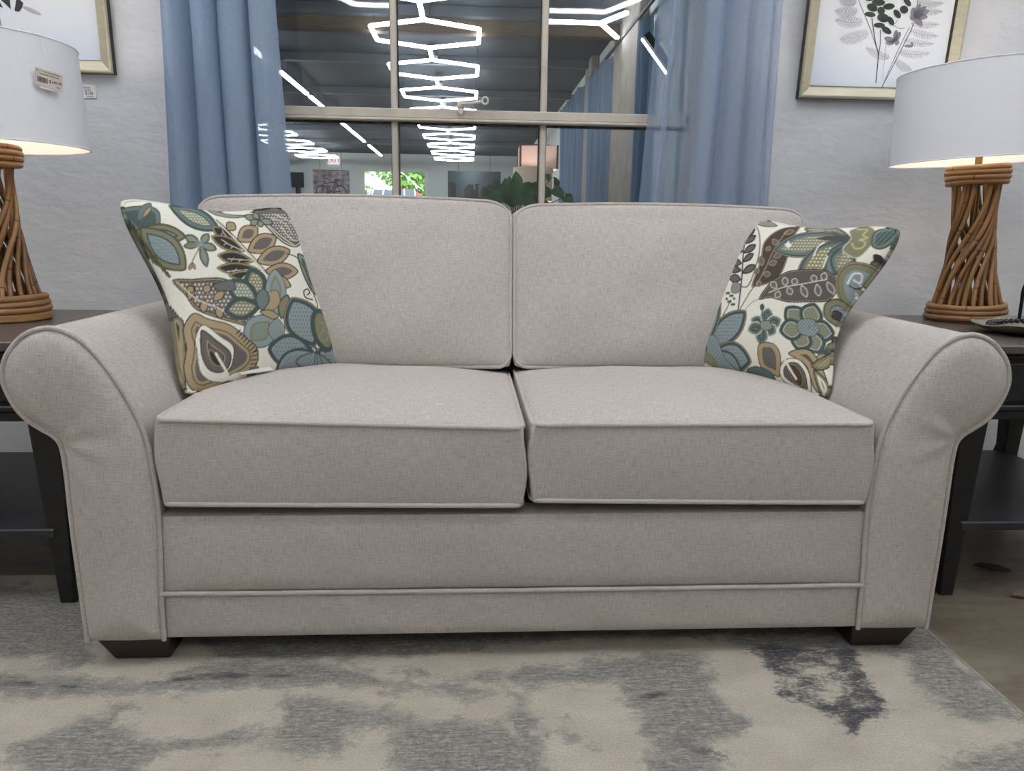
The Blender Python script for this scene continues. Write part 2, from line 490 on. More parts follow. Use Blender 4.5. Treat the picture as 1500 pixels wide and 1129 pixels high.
# ------------------------------------------------------------------ raster painter for woven and printed patterns
class Pic:
    def __init__(s, w, h, bg, k):
        s.k = k; s.w = int(w * k); s.h = int(h * k)
        s.a = np.ones((s.h, s.w, 3)) * np.array(bg, float)
        yy, xx = np.mgrid[0:s.h, 0:s.w]; s.X = (xx + .5) / k; s.Y = (yy + .5) / k
    def _bb(s, P, pad):
        x0 = max(0, int((P[:, 0].min() - pad) * s.k)); x1 = min(s.w, int((P[:, 0].max() + pad) * s.k) + 1)
        y0 = max(0, int((P[:, 1].min() - pad) * s.k)); y1 = min(s.h, int((P[:, 1].max() + pad) * s.k) + 1)
        return x0, x1, y0, y1
    def _blend(s, sl, al, col):
        s.a[sl] = s.a[sl] * (1 - al[..., None]) + np.array(col, float) * al[..., None]
    def dist(s, P, sl, closed=True):
        X = s.X[sl]; Y = s.Y[sl]; d = np.full(X.shape, 1e9)
        n = len(P)
        for i in range(n if closed else n - 1):
            ax, ay = P[i]; bx, by = P[(i + 1) % n]
            vx, vy = bx - ax, by - ay; q = vx * vx + vy * vy + 1e-9
            t = np.clip(((X - ax) * vx + (Y - ay) * vy) / q, 0, 1)
            d = np.minimum(d, (X - ax - t * vx) ** 2 + (Y - ay - t * vy) ** 2)
        return np.sqrt(d)
    def inside(s, P, sl):
        X = s.X[sl]; Y = s.Y[sl]; m = np.zeros(X.shape, bool); n = len(P)
        for i in range(n):
            ax, ay = P[i]; bx, by = P[(i + 1) % n]
            if ay == by: continue
            m ^= ((ay > Y) != (by > Y)) & (X < (bx - ax) * (Y - ay) / (by - ay) + ax)
        return m
    def shape(s, pts, layers, smooth=True, tex=None):
        """layers: [(inset px, colour), ...] drawn from the outline inwards"""
        P = catmull(pts, 6, True) if smooth else np.asarray(pts, float)
        x0, x1, y0, y1 = s._bb(P, 3)
        if x1 <= x0 or y1 <= y0: return
        sl = (slice(y0, y1), slice(x0, x1))
        d = s.dist(P, sl); ins = s.inside(P, sl); sd = np.where(ins, d, -d)
        if layers[0][1] in SOFT: layers = [(0, (88, 80, 70)), (3.2, layers[0][1])] + [(i_ + 2, c_) for i_, c_ in layers[1:]]
        for inset, col in layers:
            al = np.clip((sd - inset) * s.k + .5, 0, 1)
            s._blend(sl, al, col)
        if tex:
            kind, inset, col, sc = tex
            X = s.X[sl]; Y = s.Y[sl]
            if kind == 'dots':
                row = np.floor(Y / sc); fx = (X / sc + .5 * (row % 2)) % 1 - .5; fy = (Y / sc) % 1 - .5
                al = np.clip((.40 - np.sqrt(fx ** 2 + fy ** 2)) * 6, 0, 1)
            elif kind == 'speck':
                row = np.floor(Y / sc); fx = (X / (sc * .8) + .5 * (row % 2)) % 1 - .5; fy = (Y / sc) % 1 - .5
                al = np.clip((.27 - np.sqrt(fx ** 2 * 1.6 + fy ** 2 * .6)) * 6, 0, 1) * .85
            else:
                al = np.clip(np.sin((X * .8 + Y * .6) / sc * 2 * PI) * 1.2 - .1, 0, 1) * .6
            s._blend(sl, al * np.clip((sd - inset) * s.k, 0, 1), col)
    def line(s, pts, w, col):
        P = catmull(pts, 6, False); x0, x1, y0, y1 = s._bb(P, w + 3)
        if x1 <= x0 or y1 <= y0: return
        sl = (slice(y0, y1), slice(x0, x1))
        s._blend(sl, np.clip((w / 2 - s.dist(P, sl, False)) * s.k + .5, 0, 1), col)
    def petal(s, x0, y0, x1, y1, w, layers, tex=None, blunt=.5):
        dx, dy = x1 - x0, y1 - y0; Lh = math.hypot(dx, dy); nx, ny = -dy / Lh, dx / Lh
        pts = [(x0, y0)]
        prof = [(t, math.sin(PI * t ** 1.12) ** .72) for t in (.06, .14, .24, .34, .44, .54, .64, .74, .83, .91, .97)]
        for t, q in prof: pts.append((x0 + dx * t + nx * w * q / 2, y0 + dy * t + ny * w * q / 2))
        pts.append((x1, y1))
        for t, q in prof[::-1]: pts.append((x0 + dx * t - nx * w * q / 2, y0 + dy * t - ny * w * q / 2))
        s.shape(pts, layers, False, tex)
    def sample(s, x, y):
        fx = np.clip(x * s.k - .5, 0, s.w - 1.001); fy = np.clip(y * s.k - .5, 0, s.h - 1.001)
        ix = fx.astype(int); iy = fy.astype(int); tx = (fx - ix)[:, None]; ty = (fy - iy)[:, None]
        a = s.a
        return (a[iy, ix] * (1 - tx) + a[iy, ix + 1] * tx) * (1 - ty) + (a[iy + 1, ix] * (1 - tx) + a[iy + 1, ix + 1] * tx) * ty

def to_lin(a):
    a = np.clip(a / 255.0, 0, 1)
    return np.where(a <= .04045, a / 12.92, ((a + .055) / 1.055) ** 2.4)

IV = (238, 234, 221); TD = (76, 92, 91); TM = (112, 127, 124); BG = (148, 160, 162); OL = (136, 134, 108)
OD = (96, 98, 76); TN = (176, 156, 124); CH = (62, 58, 56); TP = (112, 106, 104); LI = (214, 208, 190); SG = (140, 152, 140)

SOFT = (TM, BG, OL, TN, SG, TP, OD)
def pattern_left():
    p = Pic(1238, 1129, IV, .55); S = p.shape; Q = p.petal; l = p.line
    for k in range(26):
        y = 130 + k * 36; x = np.interp(y, [60, 250, 450, 600, 720, 850, 1085], [30, 120, 190, 262, 320, 340, 368]); S([(x - 26, y - 30), (x + 14, y - 22), (x + 22, y + 14), (x - 8, y + 20)], [(0, (CH, OD, TP, OL)[k % 4]), (6, (OD, TN, CH, TD)[(k * 7) % 4])])
    # top-left bloom
    S([(60, 110), (150, 95), (230, 110), (260, 160), (240, 250), (160, 270), (110, 210), (70, 170)], [(0, OD), (5, TM), (22, TD)], tex=('hatch', 10, TM, 11))
    Q(120, 230, 390, 270, 110, [(0, OD), (9, OL), (26, TD), (34, BG)], ('speck', 36, TD, 16))
    Q(150, 210, 385, 440, 170, [(0, OD), (8, OL), (30, TD), (38, BG)], ('speck', 44, TD, 17))
    Q(140, 180, 210, 80, 60, [(0, TD), (4, TM)]); Q(165, 165, 215, 100, 26, [(0, TN)])
    l([(30, 60), (60, 130), (150, 260), (230, 380), (300, 470)], 16, OD); l([(40, 60), (70, 140), (150, 250)], 6, SG)
    # left edge band
    S([(90, 170), (150, 250), (200, 380), (260, 520), (300, 600), (240, 560), (180, 430), (120, 280)], [(0, CH), (5, OD), (14, TP)])
    S([(250, 560), (310, 620), (370, 700), (400, 760), (350, 760), (290, 660)], [(0, CH), (5, TP)])
    S([(310, 690), (380, 720), (380, 1080), (340, 1000), (330, 850)], [(0, CH), (6, OL), (18, TN), (30, CH)])
    # upper cone leaf
    Q(300, 95, 560, 230, 120, [(0, TD), (14, TM), (30, TD), (34, SG)], ('dots', 34, (222, 206, 160), 15))
    S([(500, 110), (620, 140), (720, 150), (640, 165), (540, 150)], [(0, OL), (4, SG)])
    # small star flower
    for a, b, w in (((380, 262), 60, 50), ((505, 252), 60, 46), ((372, 318), 50, 40), ((545, 335), 60, 48), ((492, 428), 60, 46)):
        Q(462, 308, a[0], a[1], w, [(0, TD), (6, OL), (13, SG if w > 45 else OL)])
    l([(455, 330), (430, 370), (412, 415)], 6, OL); Q(420, 400, 400, 440, 22, [(0, TN)]); Q(418, 400, 432, 438, 18, [(0, TN)])
    for t in range(9):
        a = t * .7; l([(462, 310), (462 + 30 * math.cos(a), 310 + 26 * math.sin(a))], 5, BG)
    # big split leaf: dark lobes on the left of the rib, tan lobes on the right
    for (a, b, c, d, w) in ((640, 290, 520, 215, 62), (690, 345, 515, 265, 74), (735, 395, 545, 365, 74), (770, 440, 540, 430, 70), (790, 465, 600, 470, 56)):
        Q(a, b, c, d, w, [(0, TN), (6, OD), (11, CH)]); l([(a - 10, b - 5), ((a + c) / 2 + 10, (b + d) / 2 + 6), (c + 55, d + 18)], 5, LI)
        for q in (.35, .55): l([(a + (c - a) * q, b + (d - b) * q), (a + (c - a) * (q + .1) + 4, b + (d - b) * (q + .1) + 20)], 4, LI)
    for (a, b, c, d, w) in ((600, 235, 640, 190, 60), (650, 290, 760, 215, 96), (700, 345, 855, 260, 104), (745, 400, 925, 330, 100), (785, 445, 965, 440, 92), (800, 470, 925, 520, 70)):
        Q(a, b, c, d, w, [(0, CH), (5, TN), (24, OD), (27, TP)])
    l([(540, 180), (620, 260), (720, 370), (805, 470)], 8, LI); l([(546, 176), (626, 254), (726, 364), (812, 464)], 4, CH)
    # top-right paisley
    S([(740, 130), (840, 100), (930, 120), (985, 200), (990, 280), (950, 315), (880, 290), (800, 210)], [(0, CH), (6, LI), (12, TP)], tex=('dots', 30, LI, 15))
    l([(850, 140), (940, 190), (970, 270), (930, 270), (880, 210)], 6, LI); l([(830, 160), (900, 190), (935, 245)], 5, LI); l([(800, 190), (880, 260), (940, 300)], 6, LI)
    for a in ((690, 150), (740, 130), (800, 160), (840, 190), (780, 215), (720, 200)):
        Q(765, 175, a[0], a[1], 40, [(0, OD), (5, SG), (16, TM)])
    S([(720, 135), (800, 92), (900, 85), (935, 130), (860, 110), (780, 120)], [(0, CH), (5, OD)])
    # right leaf and curl
    S([(960, 350), (1010, 365), (1050, 430), (1090, 540), (1080, 570), (1030, 540), (985, 450)], [(0, TD), (8, SG), (20, TD), (26, TP)], tex=('hatch', 26, TD, 10))
    l([(905, 350), (960, 370), (1000, 430), (1030, 520), (1060, 600), (1060, 640)], 6, OD)
    l([(1035, 585), (1000, 575), (990, 545), (1010, 530), (1022, 550), (1008, 560)], 6, CH)
    S([(1090, 580), (1130, 620), (1150, 720), (1120, 740), (1085, 660)], [(0, OD), (6, OL)], tex=('hatch', 6, SG, 12))
    # long dotted leaf
    S([(315, 490), (420, 485), (560, 480), (640, 520), (720, 640), (720, 725), (640, 715), (520, 680), (430, 640), (380, 570)], [(0, OD), (6, TN), (12, CH), (16, TP)], tex=('dots', 22, LI, 21))
    for a in ((400, 600, 418, 508), (420, 560, 395, 520), (475, 560, 505, 515), (480, 590, 470, 660), (520, 600, 580, 548), (545, 620, 560, 690), (530, 540, 545, 510)):
        Q(a[0], a[1], a[2], a[3], 46, [(0, CH), (5, TN)])
    l([(340, 500), (440, 590), (560, 640), (660, 700)], 7, LI); l([(560, 640), (600, 670), (640, 660)], 5, LI)
    # centre bloom
    Q(770, 590, 715, 425, 120, [(0, TD), (20, OD), (24, OL)], ('dots', 26, LI, 17))
    Q(760, 600, 590, 500, 120, [(0, TD), (18, OD), (22, SG)], ('dots', 24, LI, 17))
    Q(770, 620, 575, 650, 120, [(0, TD), (22, OL)], ('dots', 26, LI, 18))
    S([(520, 520), (560, 500), (620, 490), (640, 540), (590, 550), (540, 545)], [(0, TD), (6, TP)], tex=('dots', 6, TM, 14))
    Q(850, 670, 840, 430, 110, [(0, BG), (24, OL), (34, SG)], ('hatch', 30, BG, 13))
    Q(870, 690, 905, 560, 70, [(0, TD), (8, OL)])
    Q(840, 670, 690, 825, 170, [(0, TD), (5, BG), (34, OL), (44, SG)], ('hatch', 44, OL, 12))
    Q(850, 680, 845, 800, 90, [(0, BG)], ('hatch', 10, OL, 14))
    Q(790, 655, 850, 540, 90, [(0, TN), (9, TN)]); Q(770, 650, 780, 530, 74, [(0, TD), (6, TM)], ('speck', 8, BG, 13))
    S([(760, 650), (810, 640), (860, 670), (830, 690), (780, 670)], [(0, CH), (4, TN)])
    # pod, bottom left
    S([(420, 660), (500, 690), (610, 720), (700, 790), (745, 830), (755, 900), (720, 960), (640, 1010), (560, 1040), (470, 1070), (400, 1040), (370, 950), (385, 840), (370, 740)], [(0, CH), (5, TN), (40, OD), (46, TN), (60, TP)])
    S([(470, 720), (560, 780), (625, 830), (620, 920), (590, 970), (620, 1010), (520, 1010), (455, 960), (440, 860), (430, 790)], [(0, CH), (3, IV)])
    S([(465, 745), (540, 800), (610, 860), (605, 930), (560, 965), (500, 950), (465, 890), (455, 810)], [(0, CH), (6, TP), (32, TN), (38, CH), (42, TP)])
    S([(500, 840), (550, 880), (570, 930), (530, 930), (500, 890)], [(0, TN), (6, CH)])
    l([(535, 868), (560, 910), (590, 960), (610, 1010)], 14, IV)
    for q in range(8): l([(660 + 12 * q, 745 + 14 * q), (640 + 12 * q, 765 + 14 * q)], 5, CH)
    for q in range(6): l([(752 - 3 * q, 850 + 22 * q), (725 - 3 * q, 858 + 20 * q)], 5, CH)
    S([(600, 990), (660, 960), (760, 990), (700, 1030), (620, 1040)], [(0, IV)])
    Q(700, 980, 760, 930, 40, [(0, TP), (5, TM)]); Q(640, 1010, 560, 1050, 50, [(0, OD)])
    # blue lotus, bottom right
    Q(1050, 830, 925, 575, 200, [(0, TN), (5, TD), (24, BG)], ('speck', 30, TD, 20))
    Q(1050, 860, 800, 840, 180, [(0, TD), (20, BG)], ('speck', 26, TD, 20))
    Q(1050, 850, 850, 960, 140, [(0, TD), (14, BG)], ('hatch', 30, TM, 16))
    Q(1060, 850, 1195, 890, 150, [(0, TD), (18, BG)], ('speck', 22, TD, 20))
    Q(1050, 850, 1040, 960, 190, [(0, TM), (8, BG)], ('hatch', 12, TM, 17))
    S([(1030, 660), (1070, 630), (1120, 660), (1150, 740), (1150, 830), (1100, 850), (1050, 800), (1025, 730)], [(0, TD), (20, OD), (24, OL)])
    l([(1075, 700), (1110, 710), (1090, 740), (1120, 760), (1100, 800), (1070, 780), (1085, 750)], 8, SG)
    for q in range(9): l([(1055, 830), (1055 - 75 * math.cos(.3 + q * .3), 830 - 75 * math.sin(.9 * math.sin(q)) + 10 * q)], 4, TD)
    return p

def pattern_right():
    p = Pic(1317, 1129, IV, .55); S = p.shape; Q = p.petal; l = p.line
    for k in range(22):
        y = 150 + k * 36; x = np.interp(y, [125, 330, 640, 880, 1045], [1262, 1190, 1000, 835, 905]); S([(x + 20, y - 30), (x - 16, y - 18), (x - 26, y + 16), (x + 6, y + 20)], [(0, (CH, OD, TP, OL)[k % 4]), (6, (OD, TN, TD, OL)[(k * 7) % 4])])
    # fern with a pale halo
    S([(430, 90), (510, 130), (540, 230), (530, 340), (480, 470), (400, 440), (350, 400), (355, 280), (400, 150)], [(0, TN), (5, (236, 233, 222))])
    l([(455, 120), (445, 250), (445, 420), (430, 590)], 7, CH)
    for a in ((398, 160, 52), (382, 195, 50), (372, 250, 52), (362, 318, 50), (362, 358, 46), (375, 410, 50)): Q(442, a[1] + 20, a[0] - 6, a[1], a[2], [(0, CH), (7, TP)])
    for a in ((500, 145, 40), (510, 185, 42), (515, 240, 44), (505, 290, 40), (520, 355, 46)): Q(446, a[1] + 40, a[0], a[1] - 6, a[2], [(0, CH), (7, TP)])
    Q(450, 150, 455, 100, 46, [(0, CH), (6, (110, 92, 76))])
    S([(360, 70), (440, 60), (470, 75), (400, 110), (370, 150), (355, 140)], [(0, OD), (6, TP)]); Q(470, 90, 620, 120, 46, [(0, OL), (6, SG)])
    # left small star and twigs
    for a in ((290, 330), (320, 290), (355, 320), (335, 370), (285, 365)): Q(322, 330, a[0], a[1], 26, [(0, OD), (5, SG)])
    l([(280, 380), (240, 440), (200, 520), (160, 600)], 10, OD); l([(340, 620), (360, 590), (385, 540)], 6, TM)
    for k in range(10): S([(360 + 11 * (k % 5) + 8 * c, 500 + 16 * (k // 2) + 8 * d) for c, d in ((0, -1), (1, 0), (0, 1), (-1, 0))], [(0, TD if k % 2 else TM)])
    S([(395, 440), (440, 455), (430, 500), (385, 495)], [(0, SG)]); l([(440, 590), (500, 490), (540, 440)], 5, OD); l([(470, 590), (520, 545), (560, 535)], 4, TN)
    # dark leaf with pale leaflets
    S([(640, 140), (740, 125), (700, 230), (690, 330), (640, 430), (520, 470), (505, 450), (545, 330), (560, 220)], [(0, TN), (5, CH), (9, (84, 76, 68))])
    for a in ((600, 200, 640, 245), (655, 175, 720, 150), (600, 270, 570, 250), (610, 310, 665, 290), (560, 360, 545, 300), (590, 350, 640, 330), (540, 400, 520, 370), (560, 400, 610, 400), (540, 430, 545, 470)):
        Q(a[0], a[1], a[2], a[3], 40, [(0, TN), (5, TP)])
    l([(530, 460), (580, 360), (620, 260), (680, 150)], 5, TN)
    # great bloom, top right
    Q(1010, 190, 760, 130, 100, [(0, OD), (9, SG), (18, OL)], ('dots', 22, LI, 16))
    Q(1010, 190, 610, 270, 150, [(0, TN), (5, TD), (14, TM), (30, OL)], ('dots', 32, LI, 17))
    Q(1000, 200, 745, 430, 150, [(0, TN), (5, TD), (16, TM), (30, OL)], ('dots', 32, (228, 214, 170), 19))
    Q(1000, 210, 900, 410, 110, [(0, TD), (10, TM), (22, SG)], ('hatch', 12, TD, 12))
    Q(1010, 230, 950, 400, 130, [(0, TD), (12, TM), (24, OL)], ('dots', 26, LI, 17))
    S([(840, 200), (930, 185), (1010, 185), (1000, 210), (900, 215)], [(0, (92, 80, 70))]); l([(830, 300), (850, 250), (880, 225)], 8, IV); l([(880, 360), (900, 300)], 8, IV)
    for q in range(12): l([(1010, 195), (860 + 8 * q, 130 + 19 * q)], 3, TD)
    S([(690, 215), (700, 230), (712, 240), (702, 252), (690, 258), (680, 246), (672, 236), (684, 228)], [(0, (240, 240, 235))])
    S([(1000, 150), (1060, 115), (1120, 130), (1140, 190), (1110, 240), (1050, 300), (985, 280), (975, 250), (1010, 200)], [(0, LI), (5, OL)])
    l([(1040, 140), (1090, 145), (1070, 175), (1095, 190), (1060, 200)], 9, (190, 184, 130)); l([(1020, 225), (1035, 250), (1070, 245), (1085, 215), (1055, 205)], 9, (190, 184, 130))
    S([(1130, 150), (1230, 115), (1265, 130), (1220, 200), (1160, 245), (1115, 230)], [(0, OD), (6, TM), (18, TD)], tex=('hatch', 8, SG, 16))
    Q(1180, 320, 1125, 275, 50, [(0, CH)]); Q(1175, 325, 1110, 318, 40, [(0, CH), (6, TP)]); Q(1170, 330, 1190, 340, 30, [(0, CH)])
    l([(1250, 140), (1240, 230), (1180, 330), (1110, 440), (1040, 580), (960, 720)], 12, OD); l([(1262, 150), (1250, 240), (1190, 340)], 5, CH)
    # leaf with a pale branch
    S([(545, 535), (600, 450), (660, 405), (720, 380), (860, 370), (940, 400), (950, 470), (900, 530), (800, 545), (700, 550), (610, 530)], [(0, CH), (5, TN), (8, (98, 92, 88))], tex=('hatch', 10, TP, 14))
    l([(600, 500), (680, 470), (780, 450), (900, 420)], 6, LI)
    for a in ((640, 480, 610, 440), (690, 465, 680, 415), (655, 490, 640, 530), (700, 470, 720, 510), (770, 455, 800, 520), (840, 440, 830, 400), (880, 430, 890, 385), (850, 445, 860, 510), (900, 430, 935, 490), (730, 460, 740, 420)):
        Q(a[0], a[1], a[2], a[3], 36, [(0, LI), (5, TP)])
    # paisley on the right edge
    S([(1000, 330), (1080, 320), (1160, 350), (1110, 440), (1060, 540), (1000, 555), (950, 500), (945, 400)], [(0, TN), (6, OD), (12, OL), (40, BG)])
    l([(1000, 430), (1030, 380), (1070, 380), (1060, 420), (1030, 410)], 9, (236, 236, 232)); l([(1060, 430), (1080, 470), (1040, 500), (1040, 470)], 9, (236, 236, 232)); l([(1010, 440), (1040, 450), (1080, 430)], 6, CH)
    S([(900, 530), (960, 510), (1030, 560), (1020, 630), (960, 655), (890, 620), (880, 570)], [(0, OD), (6, OL), (30, TD), (34, BG)], tex=('speck', 36, CH, 15))
    S([(930, 570), (970, 580), (960, 615), (920, 610)], [(0, CH)], tex=('dots', 3, TP, 12))
    # blue lotus, bottom left
    Q(220, 790, 165, 560, 140, [(0, TN), (5, TD), (20, BG)], ('speck', 24, TD, 18))
    Q(245, 810, 475, 598, 150, [(0, TN), (5, TD), (20, BG)], ('speck', 24, TD, 19))
    Q(235, 800, 290, 450, 125, [(0, TN), (5, TD), (18, BG)], ('speck', 22, TD, 19))
    Q(260, 820, 495, 870, 170, [(0, TN), (5, TD), (20, BG)], ('speck', 24, TD, 19))
    Q(250, 820, 430, 930, 130, [(0, TD), (12, BG)], ('hatch', 14, TM, 16)); S([(220, 740), (300, 740), (340, 850), (420, 930), (300, 910), (240, 850)], [(0, BG)], tex=('hatch', 8, TM, 16))
    S([(120, 720), (190, 710), (240, 790), (200, 900), (100, 900), (50, 860), (110, 790)], [(0, TD), (10, TM), (26, TD)])
    S([(130, 770), (190, 740), (220, 770), (230, 810), (285, 870), (280, 900), (220, 880), (150, 820)], [(0, TN), (5, OL)]); l([(160, 770), (200, 780), (190, 820), (230, 850), (260, 870)], 8, SG)
    S([(60, 850), (110, 880), (90, 905), (55, 890)], [(0, OD), (5, CH)])
    # two star flowers
    for a in ((500, 640), (600, 580), (670, 640), (640, 720), (545, 780), (480, 705)): Q(578, 680, a[0], a[1], 76, [(0, LI), (6, TM), (18, TD)], ('dots', 24, SG, 13))
    S([(555, 660), (600, 650), (620, 690), (580, 705), (555, 690)], [(0, SG)]); l([(565, 620), (562, 580)], 5, TD); Q(562, 600, 565, 560, 26, [(0, TD)])
    for a in ((690, 575), (840, 545), (935, 690), (860, 810), (745, 800), (655, 705)): Q(797, 680, a[0], a[1], 120, [(0, TD), (18, LI), (22, OL)], ('dots', 26, SG, 15))
    S([(760, 640), (830, 630), (860, 680), (830, 720), (770, 715), (750, 680)], [(0, BG)], tex=('hatch', 4, TD, 12)); l([(800, 680), (850, 650)], 8, OL)
    # pod, bottom
    S([(540, 780), (620, 770), (660, 830), (650, 940), (600, 930), (540, 890)], [(0, CH), (4, TN), (28, OD), (32, TP)])
    S([(700, 820), (800, 790), (860, 850), (900, 960), (900, 1040), (830, 1000), (790, 880)], [(0, CH), (5, TN), (30, (108, 92, 76)), (44, TN)])
    S([(650, 900), (690, 850), (760, 850), (810, 920), (810, 1020), (740, 1010), (660, 960)], [(0, CH), (4, IV), (22, CH), (26, TP)])
    S([(690, 880), (740, 880), (775, 940), (760, 990), (715, 960)], [(0, TN), (5, CH), (10, (92, 70, 54))]); l([(675, 840), (700, 890), (735, 950)], 13, IV)
    S([(460, 910), (520, 890), (600, 920), (620, 970), (540, 960), (470, 940)], [(0, TD), (6, TM)], tex=('hatch', 8, TD, 12))
    S([(820, 870), (900, 800), (960, 720), (990, 660), (950, 800), (900, 880), (850, 900)], [(0, CH), (6, OL), (18, TN)], tex=('hatch', 12, OD, 14))
    S([(830, 900), (890, 940), (910, 1000), (880, 1050), (850, 1000)], [(0, CH), (5, OL), (16, IV), (26, TN)])
    return p

def homography(src, dst):
    A = []; B = []
    for (x, y), (u, v) in zip(src, dst):
        A += [[x, y, 1, 0, 0, 0, -u * x, -u * y], [0, 0, 0, x, y, 1, -v * x, -v * y]]; B += [u, v]
    h = np.linalg.solve(np.array(A, float), np.array(B, float))
    return np.append(h, 1).reshape(3, 3)

def pillow(name, label, pic, quad, corners, drift, pulls, T=.062):
    """corners TL TR BR BL in metres; quad: the same corners in the pattern drawing"""
    n = 221
    K = np.array(corners, float); base = K.mean(0); K = base + (K - base) * 1.022
    t = thing(name, label, 'cushion', (base[0], base[1], .49), 'floral throw pillows on the loveseat')
    ex = K[1] - K[0] + K[2] - K[3]; ez = K[0] - K[3] + K[1] - K[2]
    nr = np.cross(ez, ex); nr /= np.linalg.norm(nr)
    if nr[1] > 0: nr = -nr
    g = np.linspace(-1, 1, n); U, Vv = np.meshgrid(g, g)
    s_ = (U + 1) / 2; q = (Vv + 1) / 2      # q up
    # slightly drawn-in edges between the corners
    def pull(a, c, t): return a * (1 - t ** 2) * np.exp(-((t - c) / .9) ** 2)
    lp_, rp_, tp_, bp_ = pulls      # (amount, where along the edge) for left, right, top and bottom edge
    s2 = s_ + pull(*lp_, Vv) * (1 - s_) ** 1.5 - pull(*rp_, Vv) * s_ ** 1.5
    q2 = q - pull(*tp_, U) * q ** 1.5 + pull(*bp_, U) * (1 - q) ** 1.5
    soft_c = 1 - .05 * np.abs(U) ** 7 * np.abs(Vv) ** 7; s2 = .5 + (s2 - .5) * soft_c; q2 = .5 + (q2 - .5) * soft_c
    P = (K[3] * ((1 - s2) * (1 - q2))[..., None] + K[2] * (s2 * (1 - q2))[..., None] + K[0] * ((1 - s2) * q2)[..., None] + K[1] * (s2 * q2)[..., None])
    h = ((1 - np.abs(U) ** 2.6) * (1 - np.abs(Vv) ** 2.6)).clip(0) ** .55
    edge = np.minimum(1 - np.abs(U), 1 - np.abs(Vv))
    wr = .0022 * np.sin(U * 13 + 4 * Vv) * np.exp(-edge * 7) * (edge > 0) * np.minimum(1, edge * 20)
    F = P + nr * (T * h + wr)[..., None]; B = P - nr * (T * .85 * h)[..., None]
    Hm = homography([(0, 1), (1, 1), (1, 0), (0, 0)], quad)
    w = np.stack([s2.ravel(), q2.ravel(), np.ones(n * n)], 0); xy = Hm @ w; xy = xy[:2] / xy[2]
    xy = xy + np.array(drift)[:, None] * h.ravel()       # the drawing rides up on the stuffed crown
    col = to_lin(pic.sample(xy[0], xy[1]))
    idx = np.arange(n * n).reshape(n, n)
    ring = np.concatenate([idx[0, :-1], idx[:-1, -1], idx[-1, :0:-1], idx[:0:-1, 0]])
    is_ring = np.zeros(n * n, bool); is_ring[ring] = True
    bidx = np.arange(n * n) + n * n; bidx[is_ring] = np.arange(n * n)[is_ring]; 
    V = np.concatenate([F.reshape(-1, 3), B.reshape(-1, 3)])
    f1 = np.stack([idx[:-1, :-1], idx[:-1, 1:], idx[1:, 1:], idx[1:, :-1]], -1).reshape(-1, 4)
    f2 = bidx[f1][:, ::-1]
    faces = np.concatenate([f1, f2])
    used = np.unique(faces); remap = -np.ones(len(V), int); remap[used] = np.arange(len(used))
    uv = np.concatenate([np.stack([s_.ravel(), q.ravel()], 1)] * 2) * .42
    cols = np.concatenate([col, col])
    V = V - np.array(t.location)
    o = mk('pillow_cover', V[used], remap[faces], M['pillow'], t, True, uv[used], 0)
    set_col(o.data, cols[used])
    # self-fabric welt round the edge
    rp = V[ring]; rc = col[ring]; step = 2
    pv, pf, puv = tube_mesh(rp[::step] + np.array(nr) * 0, .0045, 8, True)
    w_ = mk('welt', pv, pf, M['pillow'], t, True, puv, 0); set_col(w_.data, np.repeat(rc[::step] * .9, 8, 0))
    return t, nr, base

M['pillow'] = attr_mat('woven_floral_jacquard')

# ------------------------------------------------------------------ SETTING
WY0, WY1 = 1.05, 1.32       # window wall, front and back face
HC = 2.95
struct(box('floor', -6, 3.4, -4.6, 21.7, -.1, 0, M['floor'], bev=0), 'bare brown stained concrete floor', 'floor')
mb = MB()
wx0, wx1, wz0, wz1 = -.80, .605, .74, 1.95
mb.box(-3.3, wx0, WY0, WY1, 0, HC).box(wx1, 3.3, WY0, WY1, 0, HC).box(wx0, wx1, WY0, WY1, 0, wz0).box(wx0, wx1, WY0, WY1, wz1, HC)
struct(mb.build('wall_back', M['wall'], smooth=False), 'pale grey rough plaster wall with the window behind the loveseat', 'wall')
struct(box('wall_left', -3.4, -3.3, -4.5, WY0, 0, HC, M['side_wall'], bev=0), 'plain white side wall left of the room', 'wall')
struct(box('wall_right', 3.3, 3.4, -4.5, WY0, 0, HC, M['side_wall'], bev=0), 'plain white side wall right of the room', 'wall')
struct(box('wall_front', -3.4, 3.4, -4.6, -4.5, 0, HC, M['side_wall'], bev=0), 'plain white wall behind the viewer', 'wall')
struct(box('ceiling', -3.4, 3.4, -4.6, WY1, HC, HC + .1, M['near_ceiling'], bev=0), 'white ceiling over the loveseat', 'ceiling')

# window_1: painted steel grid with putty-worn edges, panes and a latch
win = struct(thing('window_1', 'old cream painted steel window with small panes behind the loveseat', 'window', (-.1, 1.1, wz0)))
ox, oy, oz = -.1, 1.1, wz0
cols_x = [-.783, -.329, .125, .579]; rows_z = [.78, 1.158, 1.54, 1.92]
mb = MB()
mb.box(wx0 - ox, cols_x[0] + .012 - ox, -.02, .03, 0, wz1 - oz).box(cols_x[3] - .012 - ox, wx1 - ox, -.02, .03, 0, wz1 - oz)
mb.box(wx0 - ox, wx1 - ox, -.02, .03, 0, rows_z[0] + .01 - oz).box(wx0 - ox, wx1 - ox, -.02, .03, rows_z[3] - .01 - oz, wz1 - oz)
mb.build('window_frame', M['frame_paint'], win, False)
for x in cols_x[1:3]:
    mb = MB(); mb.box(x - .0095 - ox, x + .0095 - ox, -.014, .012, rows_z[0] - oz, rows_z[3] - oz, bev=.003)
    mb.build('mullion', M['frame_paint'], win, True, sharp=25)
    mb = MB(); mb.box(x - .013 - ox, x + .013 - ox, .0121, .022, rows_z[0] - oz, rows_z[3] - oz)
    o = mb.build('mullion_putty', M['frame_edge'], win, False); o['label'] = 'flaking dark putty edge'
